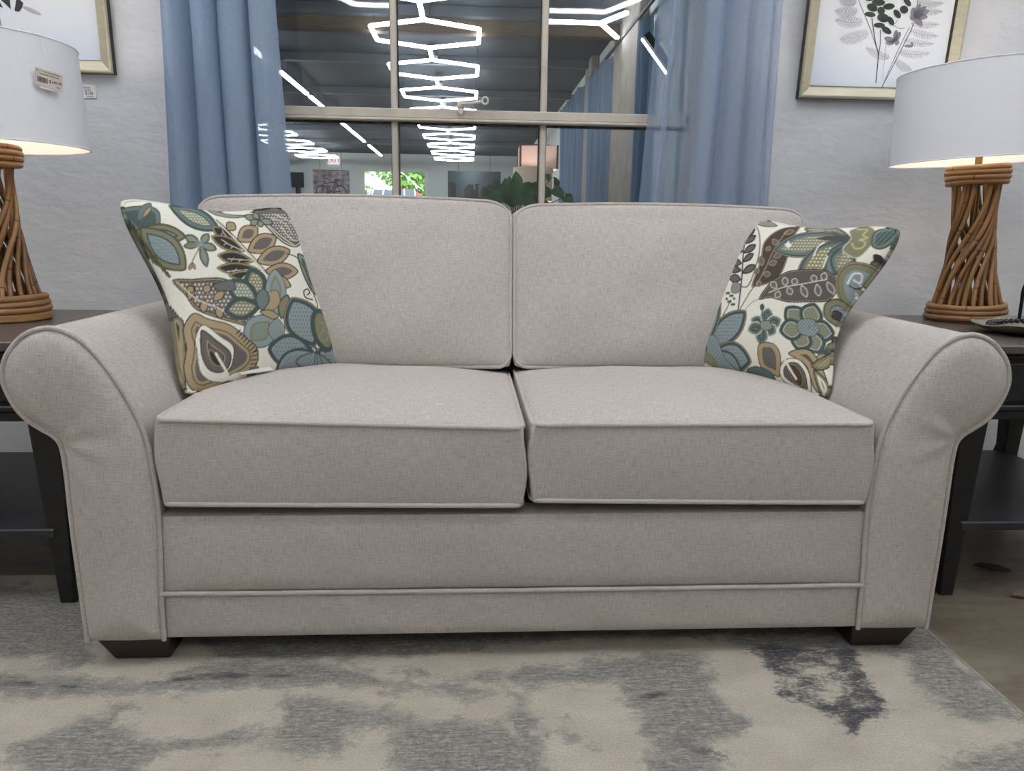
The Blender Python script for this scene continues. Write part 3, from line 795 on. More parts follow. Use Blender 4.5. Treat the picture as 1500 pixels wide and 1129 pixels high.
for z, hh in ((rows_z[1], .017), (rows_z[2], .011)):
    mb = MB(); mb.box(cols_x[0] - ox, cols_x[3] - ox, -.020, .008, z - hh + .006 - oz, z + hh - oz, bev=.003)
    mb.box(cols_x[0] - ox, cols_x[3] - ox, -.032, -.004, z - hh - .004 - oz, z - hh + .0055 - oz, bev=.003)
    mb.build('transom_bar', M['frame_paint'], win, True, sharp=25)
    mb = MB(); mb.box(cols_x[0] - ox, cols_x[3] - ox, .0085, .022, z - hh - .008 - oz, z + hh + .004 - oz)
    mb.build('transom_putty', M['frame_edge'], win, False)
for i in range(3):
    for j in range(3):
        mb = MB(); mb.box(cols_x[i] - ox, cols_x[i + 1] - ox, .0225 , .0245, rows_z[j] - oz, rows_z[j + 1] - oz)
        g = mb.build('pane', M['glass'], win, False)
        if i == 1 and j == 1:      # the middle vent stands ajar
            g.location = (0, 0, 0); g.data.transform(Matrix.Rotation(math.radians(1.2), 4, 'X'))
            g.location = (0, .0 , 0.0)
mb = MB()       # cockspur latch on the transom
lx, ly, lz = -.127, -.034, 1.186
rim = [(lx - ox - .012, lz - oz - .006), (lx - ox + .012, lz - oz - .002), (lx - ox + .006, lz - oz - .022), (lx - ox, lz - oz - .028), (lx - ox - .008, lz - oz - .020)]
mb.add([(x, ly, z) for x, z in rim] + [(x, ly + .012, z) for x, z in rim], [tuple(range(5))] + [tuple(range(9, 4, -1))] + [(i, i + 5, (i + 1) % 5 + 5, (i + 1) % 5) for i in range(5)])
mb.box(lx - ox - .012, lx - ox + .012, ly - .004, ly + .02, lz - oz - .008, lz - oz + .010, bev=.003)
mb.tube([(lx - ox, ly - .002, lz - oz + .002), (lx - ox + .03, ly - .01, lz - oz + .004), (lx - ox + .062, ly - .012, lz - oz + .010)], .0045, 8)
mb.tube([(lx - ox + .072 + .009 * math.cos(a), ly - .012, lz - oz + .012 + .010 * math.sin(a)) for a in np.linspace(0, 2 * PI, 17)[:-1]], .0032, 8, True)
o = mb.build('latch', M['latch'], win, True); o['label'] = 'cream painted cockspur latch with a ring end'
mb = MB(); mb.box(wx0, wx1, 1.13, WY1 + .03, wz0 - .035, wz0, bev=.004)
# ------------------------------------------------------------------ LOVESEAT
sofa = thing('loveseat', 'oatmeal linen two seat loveseat with rolled arms and piped cushions', 'sofa')
FAB = M['linen']
PIP = .0048

def rbox(half, n, r, deform):
    """rounded box surface: grid on 6 faces, edge radius r, then deformed"""
    hx, hy, hz = half; V = []; F = []; key = {}
    def vid(p):
        k = tuple(np.round(p, 6))
        if k not in key: key[k] = len(V); V.append(p)
        return key[k]
    dims = (n[0], n[1], n[2])
    def lsp(m): 
        t = np.linspace(-1, 1, m + 1); return np.sign(t) * (1 - (1 - np.abs(t)) ** 1.35)
    for a in range(3):
        k1, k2 = [k for k in range(3) if k != a]
        g1, g2 = lsp(dims[k1]), lsp(dims[k2])
        for s_ in (-1, 1):
            ids = np.empty((len(g1), len(g2)), int)
            for i, u in enumerate(g1):
                for j, w in enumerate(g2):
                    p = [0, 0, 0]; p[a] = s_; p[k1] = u; p[k2] = w; ids[i, j] = vid(np.array(p, float))
            for i in range(len(g1) - 1):
                for j in range(len(g2) - 1):
                    q = (ids[i, j], ids[i + 1, j], ids[i + 1, j + 1], ids[i, j + 1])
                    F.append(q if (s_ == 1) ^ (a == 1) else q[::-1])
    P = np.array(V) * np.array(half)
    inner = np.clip(P, -np.array(half) + r, np.array(half) - r); d = P - inner
    ln = np.linalg.norm(d, axis=1, keepdims=True); P = np.where(ln > 1e-9, inner + d / (ln + 1e-12) * np.minimum(r, np.abs(d).max(1, keepdims=True) * 0 + r), P)
    return deform(P), F

def rect_loop(hx, hy, rc, n=14, m=6):
    """rounded rectangle path, counter-clockwise, in the plane"""
    pts = []
    for (cx, cy_, a0) in ((hx - rc, hy - rc, 0), (-hx + rc, hy - rc, PI / 2), (-hx + rc, -hy + rc, PI), (hx - rc, -hy + rc, 1.5 * PI)):
        for k in range(m + 1):
            a = a0 + PI / 2 * k / m; pts.append((cx + rc * math.cos(a), cy_ + rc * math.sin(a)))
    P = np.array(pts); out = []
    for i in range(len(P)):
        a, b = P[i], P[(i + 1) % len(P)]; d = np.linalg.norm(b - a); k = max(1, int(d / .02))
        for t in range(k): out.append(a + (b - a) * t / k)
    return np.array(out)

def seat_cushion(x0, x1, z0l, z0r, z1l, z1r, y0=-.013, y1=.56):
    hx, hy = (x1 - x0) / 2, (y1 - y0) / 2; cx, cyy = (x0 + x1) / 2, (y0 + y1) / 2; hz = .08
    def deform(P):
        P = np.array(P, float); u = P[:, 0] / hx; v = P[:, 1] / hy; w = P[:, 2] / hz
        zb = z0l + (z0r - z0l) * (u + 1) / 2; zt = z1l + (z1r - z1l) * (u + 1) / 2
        f = (1 - np.abs(u) ** 3).clip(0) ** .75 * (1 - np.abs(v) ** 3).clip(0) ** .75
        crown = np.where(w > 0, .030 * f * np.abs(w), -.020 * f * np.abs(w))
        z = zb + (zt - zb) * (w + 1) / 2 + crown
        z = z - .006 * ((v + 1) / 2) * (w > 0)
        wi = 1 - w ** 2
        x = cx + P[:, 0] + np.sign(u) * .005 * wi * (np.abs(u) > .9) * (1 - v ** 2)
        y = cyy + P[:, 1] - .005 * wi.clip(0) * (v < -.9) * (1 - u ** 4)
        x = x + .004 * np.sin(3 * w + 2 * u) * (np.abs(u) > .97)
        z = z + .0015 * np.sin(9 * u + 5 * v) * f
        return np.stack([x, y, z], 1)
    V, F = rbox((hx, hy, hz), (44, 36, 10), .007, deform)
    c = mk('seat_cushion', V, F, FAB, sofa, True, None, 0)
    for w in (1, -1):
        lp = rect_loop(hx - .0005, hy - .0005, .022)
        pp = deform(np.column_stack([lp, np.full(len(lp), w * (hz - .003))]))
        tube('piping', pp, PIP, FAB, c, 8, True)
    return c
seat_cushion(-.652, .003, .328, .321, .489, .473)
seat_cushion(.011, .655, .331, .323, .479, .481)

def back_cushion(x0b, x1b, x0t, x1t, zt):
    hz = .205; zb = .488; hy = .085; hx = .36
    tilt = math.atan2(.125, zt - zb)
    def deform(P):
        P = np.array(P, float); u = P[:, 0] / hx; w = P[:, 2] / hz; v = P[:, 1] / hy
        tt = (w + 1) / 2
        xl = x0b + (x0t - x0b) * tt ** 1.2; xr = x1b + (x1t - x1b) * tt ** 1.2
        x = xl + (xr - xl) * (u + 1) / 2
        # top edge arches down a little at the outer end and rounds at the corners
        f = (1 - np.abs(u) ** 3).clip(0) ** .8 * (1 - np.abs(w) ** 3).clip(0) ** .8
        bulge = np.where(v < 0, -.040, .02) * f * np.abs(v)
        z = zb + (zt - zb) * tt + .010 * (1 - u ** 2) * (w > .9) 
        corner = (np.abs(u).clip(.86, 1) - .86) / .14 * (w.clip(.80, 1) - .80) / .20
        z = z - .020 * corner ** 1.5
        y = .495 + hy + P[:, 1] + tt * (zt - zb) * math.tan(tilt) + bulge
        z = z + .0025 * np.sin(7 * u + 3 * w) * f
        y = y + .003 * np.sin(6 * u - 5 * w + 1) * f
        return np.stack([x, y, z], 1)
    V, F = rbox((hx, hy, hz), (40, 10, 30), .012, deform)
    c = mk('back_cushion', V, F, FAB, sofa, True, None, 0)
    for v in (-1, 1):
        lp = rect_loop(hx - .001, hz - .001, .035)
        pp = deform(np.column_stack([lp[:, 0], np.full(len(lp), v * (hy - .004)), lp[:, 1]]))
        tube('piping', pp, PIP, FAB, c, 8, True)
    return c
back_cushion(-.650, .002, -.775, .004, .888)
back_cushion(.010, .652, .012, .770, .880)

# arms: outline of the scroll in the front plane (right arm; the left one mirrors it)
prof_out = [(.808, .058), (.810, .15), (.812, .25), (.8125, .33), (.8125, .39), (.814, .425), (.818, .443), (.828, .456), (.843, .466), (.864, .481), (.880, .499), (.891, .520), (.899, .545), (.900, .562), (.896, .582), (.887, .601), (.872, .619), (.855, .633), (.838, .641), (.820, .645)]
prof_in = [(.669, .058), (.667, .15), (.662, .24), (.659, .31), (.661, .37), (.666, .43), (.673, .464), (.684, .497), (.698, .530), (.712, .556), (.728, .582), (.748, .609), (.768, .628), (.790, .640), (.808, .6445), (.820, .645)]
def interp_prof(pr, z):
    pr = catmull(pr, 10); return np.interp(z, pr[:, 1], pr[:, 0])

def make_arm(sg, label=None):
    loop = np.concatenate([catmull(prof_out, 5)[:-1], catmull(prof_in, 5)[::-1]])     # up the outside, down the inside
    loop = loop[:-1] if np.allclose(loop[0], loop[-1]) else loop
    D = .88; ys = np.concatenate([[0, .004, .012], np.linspace(.03, D, 16)])
    V = []; F = []; n = len(loop)
    for y in ys:
        e = 1 - .004 / .1 * 0
        cx, cz = .8, .5
        inset = .003 * max(0, 1 - y / .012)
        for (x, z) in loop:
            fl = .030 * (y / D) * max(0, (z - .45) / .2)      # the roll flares out a little to the rear
            V.append((sg * (x + fl), y, z - .006 * (y / D) * (z > .6)))
    for i in range(len(ys) - 1):
        for j in range(n):
            q = (i * n + j, i * n + (j + 1) % n, (i + 1) * n + (j + 1) % n, (i + 1) * n + j)
            F.append(q if sg < 0 else q[::-1])
    back = tuple((len(ys) - 1) * n + j for j in range(n)); F.append(back if sg < 0 else back[::-1])
    arm = mk('arm', V, F, FAB, sofa, True, None, 50)
    # padded front panel
    zs = np.concatenate([np.linspace(.0585, .40, 34), np.linspace(.41, .60, 40), np.linspace(.604, .6445, 22)])
    m = 36; PV = []
    tt = np.linspace(0, 1, m); tt = .5 - .5 * np.cos(PI * tt)
    ox_, ix_ = interp_prof(prof_out, zs), interp_prof(prof_in, zs)
    lp = catmull(loop, 2, True)
    for z, a, b in zip(zs, ox_, ix_):
        for t in tt: PV.append((a + (b - a) * t, z))
    PV = np.array(PV)
    dd = np.full(len(PV), 9.)
    for i in range(len(lp)):
        p, q = lp[i], lp[(i + 1) % len(lp)]; v = q - p; t = np.clip(((PV - p) @ v) / (v @ v + 1e-12), 0, 1)
        dd = np.minimum(dd, np.linalg.norm(PV - p - t[:, None] * v, axis=1))
    puff = .016 * (1 - np.exp(-dd / .012)) + .010 * (1 - np.exp(-dd / .045))
    # pulls in the cloth that run out from the tuck under the scroll
    rx, rz = PV[:, 0] - .816, PV[:, 1] - .446; rr = np.hypot(rx, rz); an = np.arctan2(rz, -rx)
    wr = .0016 * np.sin(an * 8 + .6) * np.exp(-((rr - .05) / .05) ** 2) * (1 - np.exp(-dd / .01))
    soft = .002 * np.sin(PV[:, 1] * 21 + PV[:, 0] * 14) * (1 - np.exp(-dd / .03))
    yy = .001 - puff + wr + soft
    FV = np.column_stack([sg * PV[:, 0], yy, PV[:, 1]]); FF = []
    for i in range(len(zs) - 1):
        for j in range(m - 1):
            q = (i * m + j, i * m + j + 1, (i + 1) * m + j + 1, (i + 1) * m + j); FF.append(q[::-1] if sg < 0 else q)
    mk('arm_front_panel', FV, FF, FAB, arm, True, None, 0)
    pl = catmull(loop, 2, False)
    tube('piping', np.column_stack([sg * (.8 + (pl[:, 0] - .8) * 1.0), np.full(len(pl), -.003), pl[:, 1]]), PIP, FAB, arm, 8)
    return arm
make_arm(-1); make_arm(1)

def puffed_panel(name, x0, x1, z0, z1, y, depth, puff, par):
    nx, nz = 60, 12
    X, Z = np.meshgrid(np.linspace(-1, 1, nx), np.linspace(-1, 1, nz))
    f = (1 - np.abs(X) ** 14).clip(0) ** .5 * (1 - np.abs(Z) ** 4).clip(0) ** .6
    yy = y - puff * f + .0012 * np.sin(X * 17 + Z * 2) * f
    V = np.stack([x0 + (x1 - x0) * (X + 1) / 2, yy, z0 + (z1 - z0) * (Z + 1) / 2], -1).reshape(-1, 3)
    idx = np.arange(nx * nz).reshape(nz, nx); F = [(idx[i, j], idx[i, j + 1], idx[i + 1, j + 1], idx[i + 1, j]) for i in range(nz - 1) for j in range(nx - 1)]
    ring = np.concatenate([idx[0, :-1], idx[:-1, -1], idx[-1, :0:-1], idx[:0:-1, 0]]); k = len(V)
    B = V[ring].copy(); B[:, 1] = y + depth; V = np.concatenate([V, B]); r = len(ring)
    F += [(ring[(i + 1) % r], ring[i], k + i, k + (i + 1) % r) for i in range(r)]
    F.append(tuple(k + i for i in range(r))[::-1])
    return mk(name, V, F, FAB, par, True, None, 50)
rail = puffed_panel('front_rail', -.664, .664, .154, .302, .002, .06, .012, sofa)
band = puffed_panel('base_band', -.670, .670, .060, .150, .004, .05, .008, sofa)
tube('piping', [(x, -.004, .152 - .001 * math.cos(x * 3)) for x in np.linspace(-.668, .668, 40)], PIP, FAB, rail, 8)
box('seat_deck', -.66, .66, .03, .86, .27, .300, M['deck'], sofa, .004)
box('under_frame', -.64, .64, .06, .85, .085, .11, M['deck'], sofa, .004)
mb = MB()
mb.add(*bbox(-.80, .80, .80, .90, .07, .80, .02)); mb.build('back_frame', FAB, sofa, True)
def foot(sg, y):
    a, b = (.661, .797); c, d = (.668, .770)
    top = [(a, y), (b, y), (b, y + .11), (a, y + .11)]; bot = [(c, y + .012), (d, y + .012), (d, y + .095), (c, y + .095)]
    V = [(sg * x, yy, .0106) for x, yy in bot] + [(sg * x, yy, .060) for x, yy in top]
    F = [(3, 2, 1, 0), (4, 5, 6, 7)] + [(i, (i + 1) % 4, (i + 1) % 4 + 4, i + 4) for i in range(4)]
    if sg < 0: F = [f[::-1] for f in F]
    o = mk('foot', V, F, M['foot'], sofa, False)
    bv = o.modifiers.new('bevel', 'BEVEL'); bv.width = .003; bv.segments = 2
for sg in (-1, 1):
    for y in (.002, .74): foot(sg, y)

# ------------------------------------------------------------------ throw pillows
ctr = CAM
def toward(P, k): return ctr + (np.array(P) - ctr) * k
def crown_shift(P, T, k):
    P = np.array(P); b = P.mean(0); ex = P[1] - P[0] + P[2] - P[3]; ez = P[0] - P[3] + P[1] - P[2]; nr = np.cross(ez, ex); nr /= np.linalg.norm(nr)
    if nr[1] > 0: nr = -nr
    def pj(p):
        d = p - CAM; z = d @ fw; return np.array((d @ r2, -(d @ u2))) / z * FPX
    return (pj(b + nr * T) - pj(b)) * k
LP = [toward(p, 1.0) for p in ((-.812, .296, .867), (-.548, .619, .862), (-.413, .511, .488), (-.669, .184, .488))]
RP = [toward(p, 1.0) for p in ((.628, .655, .857), (.845, .312, .833), (.672, .216, .478), (.449, .562, .490))]
DL = crown_shift(LP, .062, 3.641); DR = crown_shift(RP, .062, 3.763) * (.6, .45); DL = DL * (.8, .8)
pl, nrl, bl = pillow('throw_pillow', 'floral throw pillow leaning on the left arm, with a split dark and tan leaf', pattern_left(), [(30, 52), (930, 100), (1203, 932), (368, 1090)], LP, DL, ((.075, -.15), (.02, 0), (.055, .1), (.035, 0)))
pr_, nrr, br_ = pillow('throw_pillow', 'floral throw pillow leaning on the right arm, with a fern on a pale halo', pattern_right(), [(440, 62), (1268, 122), (908, 1050), (55, 885)], RP, DR, ((.015, 0), (.125, -.35), (.05, -.1), (.03, 0)))
# small white care tag sewn in the lower seam of the left pillow
p0, p1 = np.array((-.584, .272, .514)), np.array((-.531, .326, .514)); dv = np.array((.010, -.008, -.005)); th = np.array((0, 0, .0014)); o0 = np.array(pl.location); p0 = p0 - dv * .6; p1 = p1 - dv * .6
mk('care_tag', [p0 - o0, p1 - o0, p1 + dv - o0, p0 + dv - o0, p0 + th - o0, p1 + th - o0, p1 + dv + th - o0, p0 + dv + th - o0], [(3, 2, 1, 0), (4, 5, 6, 7), (0, 1, 5, 4), (1, 2, 6, 5), (2, 3, 7, 6), (3, 0, 4, 7)], M['white_card'], pl, False)['label'] = 'white cloth tag in the lower seam'

# ------------------------------------------------------------------ rug
RUG = {
 'g': [[(-1.45, .307), (-.975, .304), (-.82, .01), (-.909, .017), (-.991, .029), (-1.239, .03)],
       [(-.832, -.22), (-.762, -.172), (-.68, -.12), (-.651, -.193), (-.529, -.204), (-.429, -.191), (-.448, -.116), (-.359, -.119), (-.247, -.158), (-.141, -.18), (-.015, -.205), (-.018, -.34), (-.198, -.335), (-.229, -.22), (-.281, -.206), (-.284, -.259), (-.382, -.271), (-.397, -.251), (-.484, -.245), (-.573, -.26), (-.607, -.32), (-.699, -.32), (-.822, -.254)],
       [(-.26, -.047), (-.082, -.041), (.087, -.036), (.198, -.004), (.2, -.062), (.141, -.098), (.04, -.109), (-.083, -.095)],
       [(.184, -.009), (.361, -.005), (.357, -.099), (.359, -.16), (.377, -.216), (.308, -.28), (.277, -.36), (.184, -.36), (.184, -.191), (.161, -.093)],
       [(-.022, -.117), (.006, -.157), (.027, -.238), (.034, -.35), (-.044, -.35)],
       [(.809, .013), (.86, .0), (.86, -.126), (.86, -.24), (.821, -.232), (.739, -.211), (.726, -.132), (.732, -.057)],
       [(.513, .144), (.975, .146), (.862, -.026), (.435, .012)], [(.684, -.294), (.86, -.283), (.86, -.40), (.623, -.38)],
       [(.07, -.169), (.078, -.239), (.115, -.252), (.104, -.262), (.06, -.235)],
       [(-.953, -.02), (-.7, -.05), (-.49, .02), (-.26, -.05), (-.03, -.10), (-.03, -.14), (-.36, -.09), (-.6, -.10), (-.95, -.09)],
       [(-.6, .02), (-.3, .0), (.2, .06), (.45, .05), (.44, .3), (-.6, .3)], [(-1.6, -.1), (-1.1, -.14), (-1.0, -.3), (-1.5, -.4)],
       [(-.6, -.45), (-.2, -.42), (.1, -.5), (.5, -.46), (.4, -.7), (-.4, -.75)], [(-1.9, -.5), (-1.2, -.6), (-1.0, -.9), (-1.8, -1.0)], [(-.2, -1.0), (.6, -.9), (.7, -1.3), (0, -1.4)]],
 'd': [[(.44, .025), (.584, .033), (.683, .017), (.673, -.077), (.653, -.17), (.661, -.199), (.582, -.232), (.541, -.27), (.521, -.259), (.519, -.221), (.486, -.183), (.443, -.139), (.458, -.07)]],
 's': [[(-.953, -.045), (-.885, -.040), (-.759, -.068), (-.62, -.030), (-.496, -.025), (-.373, -.053), (-.256, -.084), (-.083, -.118), (-.035, -.131), (-.205, -.100), (-.366, -.072), (-.476, -.062), (-.594, -.072), (-.749, -.082), (-.93, -.072)],
       [(-.40, -.155), (-.375, -.165), (-.345, -.235), (-.365, -.24)], [(.19, -.13), (.25, -.11), (.27, -.14), (.2, -.15)], [(.24, -.23), (.33, -.27), (.3, -.31), (.22, -.26)], [(-.62, -.30), (-.52, -.29), (-.5, -.33), (-.62, -.34)]],
 'l': [[(.506, -.049), (.623, -.018), (.588, -.128), (.507, -.165), (.479, -.114)]],
}
def poly_soft(P, X, Y, soft):
    P = catmull(P, 3, True); d = np.full(X.shape, 9.); m = np.zeros(X.shape, bool)
    for i in range(len(P)):
        ax, ay = P[i]; bx, by = P[(i + 1) % len(P)]; vx, vy = bx - ax, by - ay
        t = np.clip(((X - ax) * vx + (Y - ay) * vy) / (vx * vx + vy * vy + 1e-12), 0, 1)
        d = np.minimum(d, np.hypot(X - ax - t * vx, Y - ay - t * vy))
        if ay != by: m ^= ((ay > Y) != (by > Y)) & (X < (bx - ax) * (Y - ay) / (by - ay) + ax)
    return np.clip(.5 + np.where(m, d, -d) / soft, 0, 1)
rx0, rx1, ry0, ry1 = -1.95, .862, -1.75, .375
gx = np.concatenate([np.linspace(rx0, -1.02, 50)[:-1], np.linspace(-1.02, rx1, 260)]); gy = np.concatenate([np.linspace(ry0, -.36, 70)[:-1], np.linspace(-.36, ry1, 110)])
X, Y = np.meshgrid(gx, gy)
G = np.zeros(X.shape); Dk = np.zeros(X.shape)
for P in RUG['g']: G = np.maximum(G, .585 * poly_soft(P, X, Y, .09))
for P in RUG['d']: Dk = np.maximum(Dk, .68 * poly_soft(P, X, Y, .06))
for P in RUG['s']: Dk = np.maximum(Dk, .575 * poly_soft(P, X, Y, .03))
for P in RUG['l']: Dk = Dk * (1 - .22 * poly_soft(P, X, Y, .04))
G = G + .245
nx, ny = len(gx), len(gy); idx = np.arange(nx * ny).reshape(ny, nx)
Z = np.full(X.shape, .010)
V = np.stack([X, Y, Z], -1).reshape(-1, 3); F = np.stack([idx[:-1, :-1], idx[:-1, 1:], idx[1:, 1:], idx[1:, :-1]], -1).reshape(-1, 4).tolist()
ring = np.concatenate([idx[0, :-1], idx[:-1, -1], idx[-1, :0:-1], idx[:0:-1, 0]]); k = len(V); B = V[ring].copy(); B[:, 2] = .0005
V = np.concatenate([V, B]); r = len(ring); F += [(ring[(i + 1) % r], ring[i], k + i, k + (i + 1) % r) for i in range(r)]
rug = mk('area_rug', V, F, M['rug'], None, False)
w = np.stack([G.ravel(), Dk.ravel(), np.zeros(nx * ny)], 1); set_col(rug.data, np.concatenate([w, w[ring]]))
tag(rug, 'cream and grey distressed abstract area rug under the loveseat', 'rug')
tube('bound_edge', [(rx1, y, .006) for y in np.linspace(ry0, ry1, 60)], .006, simple('rug_binding', lin(150, 146, 140), .95, var=.15, vscale=60), rug, 6)

# ------------------------------------------------------------------ end tables
def end_table(label, x_in, x_out, zt, floor_z):
    """x_in: side by the loveseat, x_out: far side"""
    x0, x1 = sorted((x_in, x_out)); sg = 1 if x_out > x_in else -1
    y0, y1 = .232, .815; cx, cyy = (x0 + x1) / 2, (y0 + y1) / 2
    t = thing('end_table', label, 'side table', (cx, cyy, floor_z), 'dark end tables beside the loveseat')
    def X(a): return a - cx
    def Yy(a): return a - cyy
    def Zz(a): return a - floor_z
    box('tabletop', X(x0 - .012), X(x1 + .012), Yy(y0 - .012), Yy(y1), Zz(zt - .020), Zz(zt), M['table_top'], t, .003)
    mb = MB(); mb.box(X(x0 - .004), X(x1 + .004), Yy(y0 - .004), Yy(y1 - .01), Zz(zt - .032), Zz(zt - .0205), bev=.004)
    mb.box(X(x0 - .004), X(x1 + .004), Yy(y0 - .004), Yy(y1 - .01), Zz(zt - .148), Zz(zt - .134), bev=.004)
    mb.build('moulding', M['black_wood'], t, True, sharp=25)
    mb = MB(); mb.box(X(x0 + .004), X(x1 - .004), Yy(y0 + .006), Yy(y1 - .015), Zz(zt - .134), Zz(zt - .032))
    mb.box(X(x0 + .002), X(x1 - .002), Yy(y0 + .002), Yy(y1 - .015), Zz(zt - .168), Zz(zt - .148), bev=.002)
    mb.build('apron', M['black_wood'], t, True, sharp=25)
    dr = box('drawer', X(x0 + .07), X(x1 - .07), Yy(y0 - .004), Yy(y0 + .03), Zz(zt - .126), Zz(zt - .040), M['black_wood'], t, .003)
    lathe('knob', [(.0, 0), (.006, 0), (.006, .012), (.013, .018), (.013, .024), (.0, .027)], M['dark_metal'], dr, 20).matrix_local = Matrix.Translation((0, Yy(y0 - .004), Zz(zt - .083))) @ Matrix.Rotation(PI / 2, 4, 'X')
    box('shelf', X(x0 + .03), X(x1 - .03), Yy(y0 - .002), Yy(y1 - .02), Zz(.163), Zz(.184), M['shelf'], t, .003)
    for ex, s1 in ((x0, 1), (x1, -1)):
        for ey, s2 in ((y0, 1), (y1 - .01, -1)):
            zt2 = zt - .150
            tp = [(ex, ey), (ex + s1 * .062, ey), (ex + s1 * .062, ey + s2 * .055), (ex, ey + s2 * .055)]
            bt = [(ex + s1 * .008, ey + s2 * .004), (ex + s1 * .040, ey + s2 * .004), (ex + s1 * .040, ey + s2 * .034), (ex + s1 * .008, ey + s2 * .034)]
            V = [(X(a), Yy(b), 0) for a, b in bt] + [(X(a), Yy(b), Zz(zt2)) for a, b in tp]
            F = [(3, 2, 1, 0), (4, 5, 6, 7)] + [(i, (i + 1) % 4, (i + 1) % 4 + 4, i + 4) for i in range(4)]
            if s1 * s2 < 0: F = [f[::-1] for f in F]
            o = mk('leg', V, F, M['black_wood'], t, False); bv = o.modifiers.new('bevel', 'BEVEL'); bv.width = .003; bv.segments = 2
    return t
end_table('black end table at the left arm, holding the lamp with a price tag', -.948, -1.52, .587, .0104)
end_table('black end table at the right arm, holding the lamp and a pewter tray', .990, 1.56, .592, 0)

# ------------------------------------------------------------------ rattan lamps
def table_lamp(label, x, y, z, lean, disc, seed, tw, dz, k_):
    R_ = random.Random(seed)
    t = thing('table_lamp', label, 'lamp', (x, y, z), 'rattan table lamps on the end tables')
    t.rotation_euler = lean
    zb = .0
    if disc:
        lathe('wood_base', [(.098, .0005), (.101, .004), (.101, .016), (.097, .020)], M['wood_disc'], t, 64); zb = .020
    else:
        lathe('wood_base', [(.092, .0005), (.092, .006)], M['wood_disc'], t, 64); zb = .004
    for k in range(3):
        rr = (.0955, .093, .090)[k]; z0 = zb + .0075 + k * .0135
        tube('rattan_ring', [(rr * math.cos(a), rr * math.sin(a), z0 + .0012 * math.sin(2 * a + k)) for a in np.linspace(.3 * k, 2 * PI + .3 * k, 65)[:-1]], .0082, M['rattan'], t, 10, True)
    H0, H1 = zb + .030, .395
    for k in range(4):
        rr = (.068, .0705, .0715, .069)[k]; z0 = .366 + k * .0125
        tube('rattan_ring', [(rr * math.cos(a), rr * math.sin(a), z0 + .001 * math.sin(2 * a + k)) for a in np.linspace(.5 * k, 2 * PI + .5 * k, 57)[:-1]], .0074, M['rattan'], t, 10, True)
    nrod = 23
    for k in range(nrod):
        inner = k % 3 == 2
        a0 = 2 * PI * k / nrod + R_.uniform(-.06, .06); dr = -.010 if inner else 0
        twist = tw * (1.75 + R_.uniform(-.35, .35)) * (1.1 if inner else 1)
        pts = []
        for q in np.linspace(0, 1, 26):
            s_ = q * q * (3 - 2 * q); s_ = .5 * s_ + .5 * (s_ * s_ * (3 - 2 * s_))
            rad = .083 * (1 - q) ** 1.3 + .058 * q ** 1.7
            rad = max(rad, .046)
            rad += dr
            a = a0 + twist * s_
            pts.append((rad * math.cos(a), rad * math.sin(a), H0 + (H1 - H0) * q))
        tube('rattan_rod', pts, .0059 + R_.uniform(-.0007, .0009), M['rattan'], t, 9)
    # fittings and shade
    tube('stem', [(0, 0, .005), (0, 0, .46)], .009, M['brass'], t, 12)
    lathe('socket', [(.012, .44), (.018, .45), (.018, .49), (.014, .495)], M['brass'], t, 20)
    lathe('bulb', [(.0, .49), (.014, .495), (.018, .515), (.030, .545), (.031, .562), (.022, .585), (.0, .595)], M['bulb'], t, 20)
    zs0, zs1 = .402 + dz, .628 + dz
    rb, rtp = .216 * k_, .208 * k_
    n = 96
    sh = lathe('lamp_shade', [(rb, zs0), (rtp, zs1), (rtp - .0018, zs1 + .0008), (rtp - .0022, zs1 - .0005), (rb - .0022, zs0 + .0002)], M['shade'], t, n, caps=False)
    lathe('lining', [(rb - .0028, zs0 + .001), (rtp - .0028, zs1 - .001)], M['lining'], sh, n, caps=False)
    tube('shade_rim', [(rb * math.cos(a), rb * math.sin(a), zs0) for a in np.linspace(0, 2 * PI, n + 1)[:-1]], .0018, M['shade'], sh, 6, True)
    tube('shade_rim', [(rtp * math.cos(a), rtp * math.sin(a), zs1) for a in np.linspace(0, 2 * PI, n + 1)[:-1]], .0018, M['shade'], sh, 6, True)
    mb = MB()
    for k in range(3):
        a = 2 * PI * k / 3 + .4; mb.tube([(0.014 * math.cos(a), .014 * math.sin(a), .47), (.13 * math.cos(a), .13 * math.sin(a), .58), ((rtp - .004) * math.cos(a), (rtp - .004) * math.sin(a), zs1 - .02)], .002, 6)
    mb.build('shade_spider', M['brass'], sh)
    ld = bpy.data.lights.new('lamp_glow', 'POINT'); ld.energy = 1.1; ld.color = (1.0, .90, .80); ld.shadow_soft_size = .03
    lo = bpy.data.objects.new('lamp_glow', ld); C.objects.link(lo); lo.parent = t; lo.location = (0, 0, .62)
    return t
table_lamp('rattan lamp on the left end table, its white shade carrying a beige price tag', -1.236, .58, .5876, (0, 0, 0), True, 3, 1, .005, 1.022)
table_lamp('rattan lamp on the right end table, beside the pewter tray', 1.272, .68, .5965, (0, math.radians(-3.0), 0), False, 5, 1, .019, 1.0)

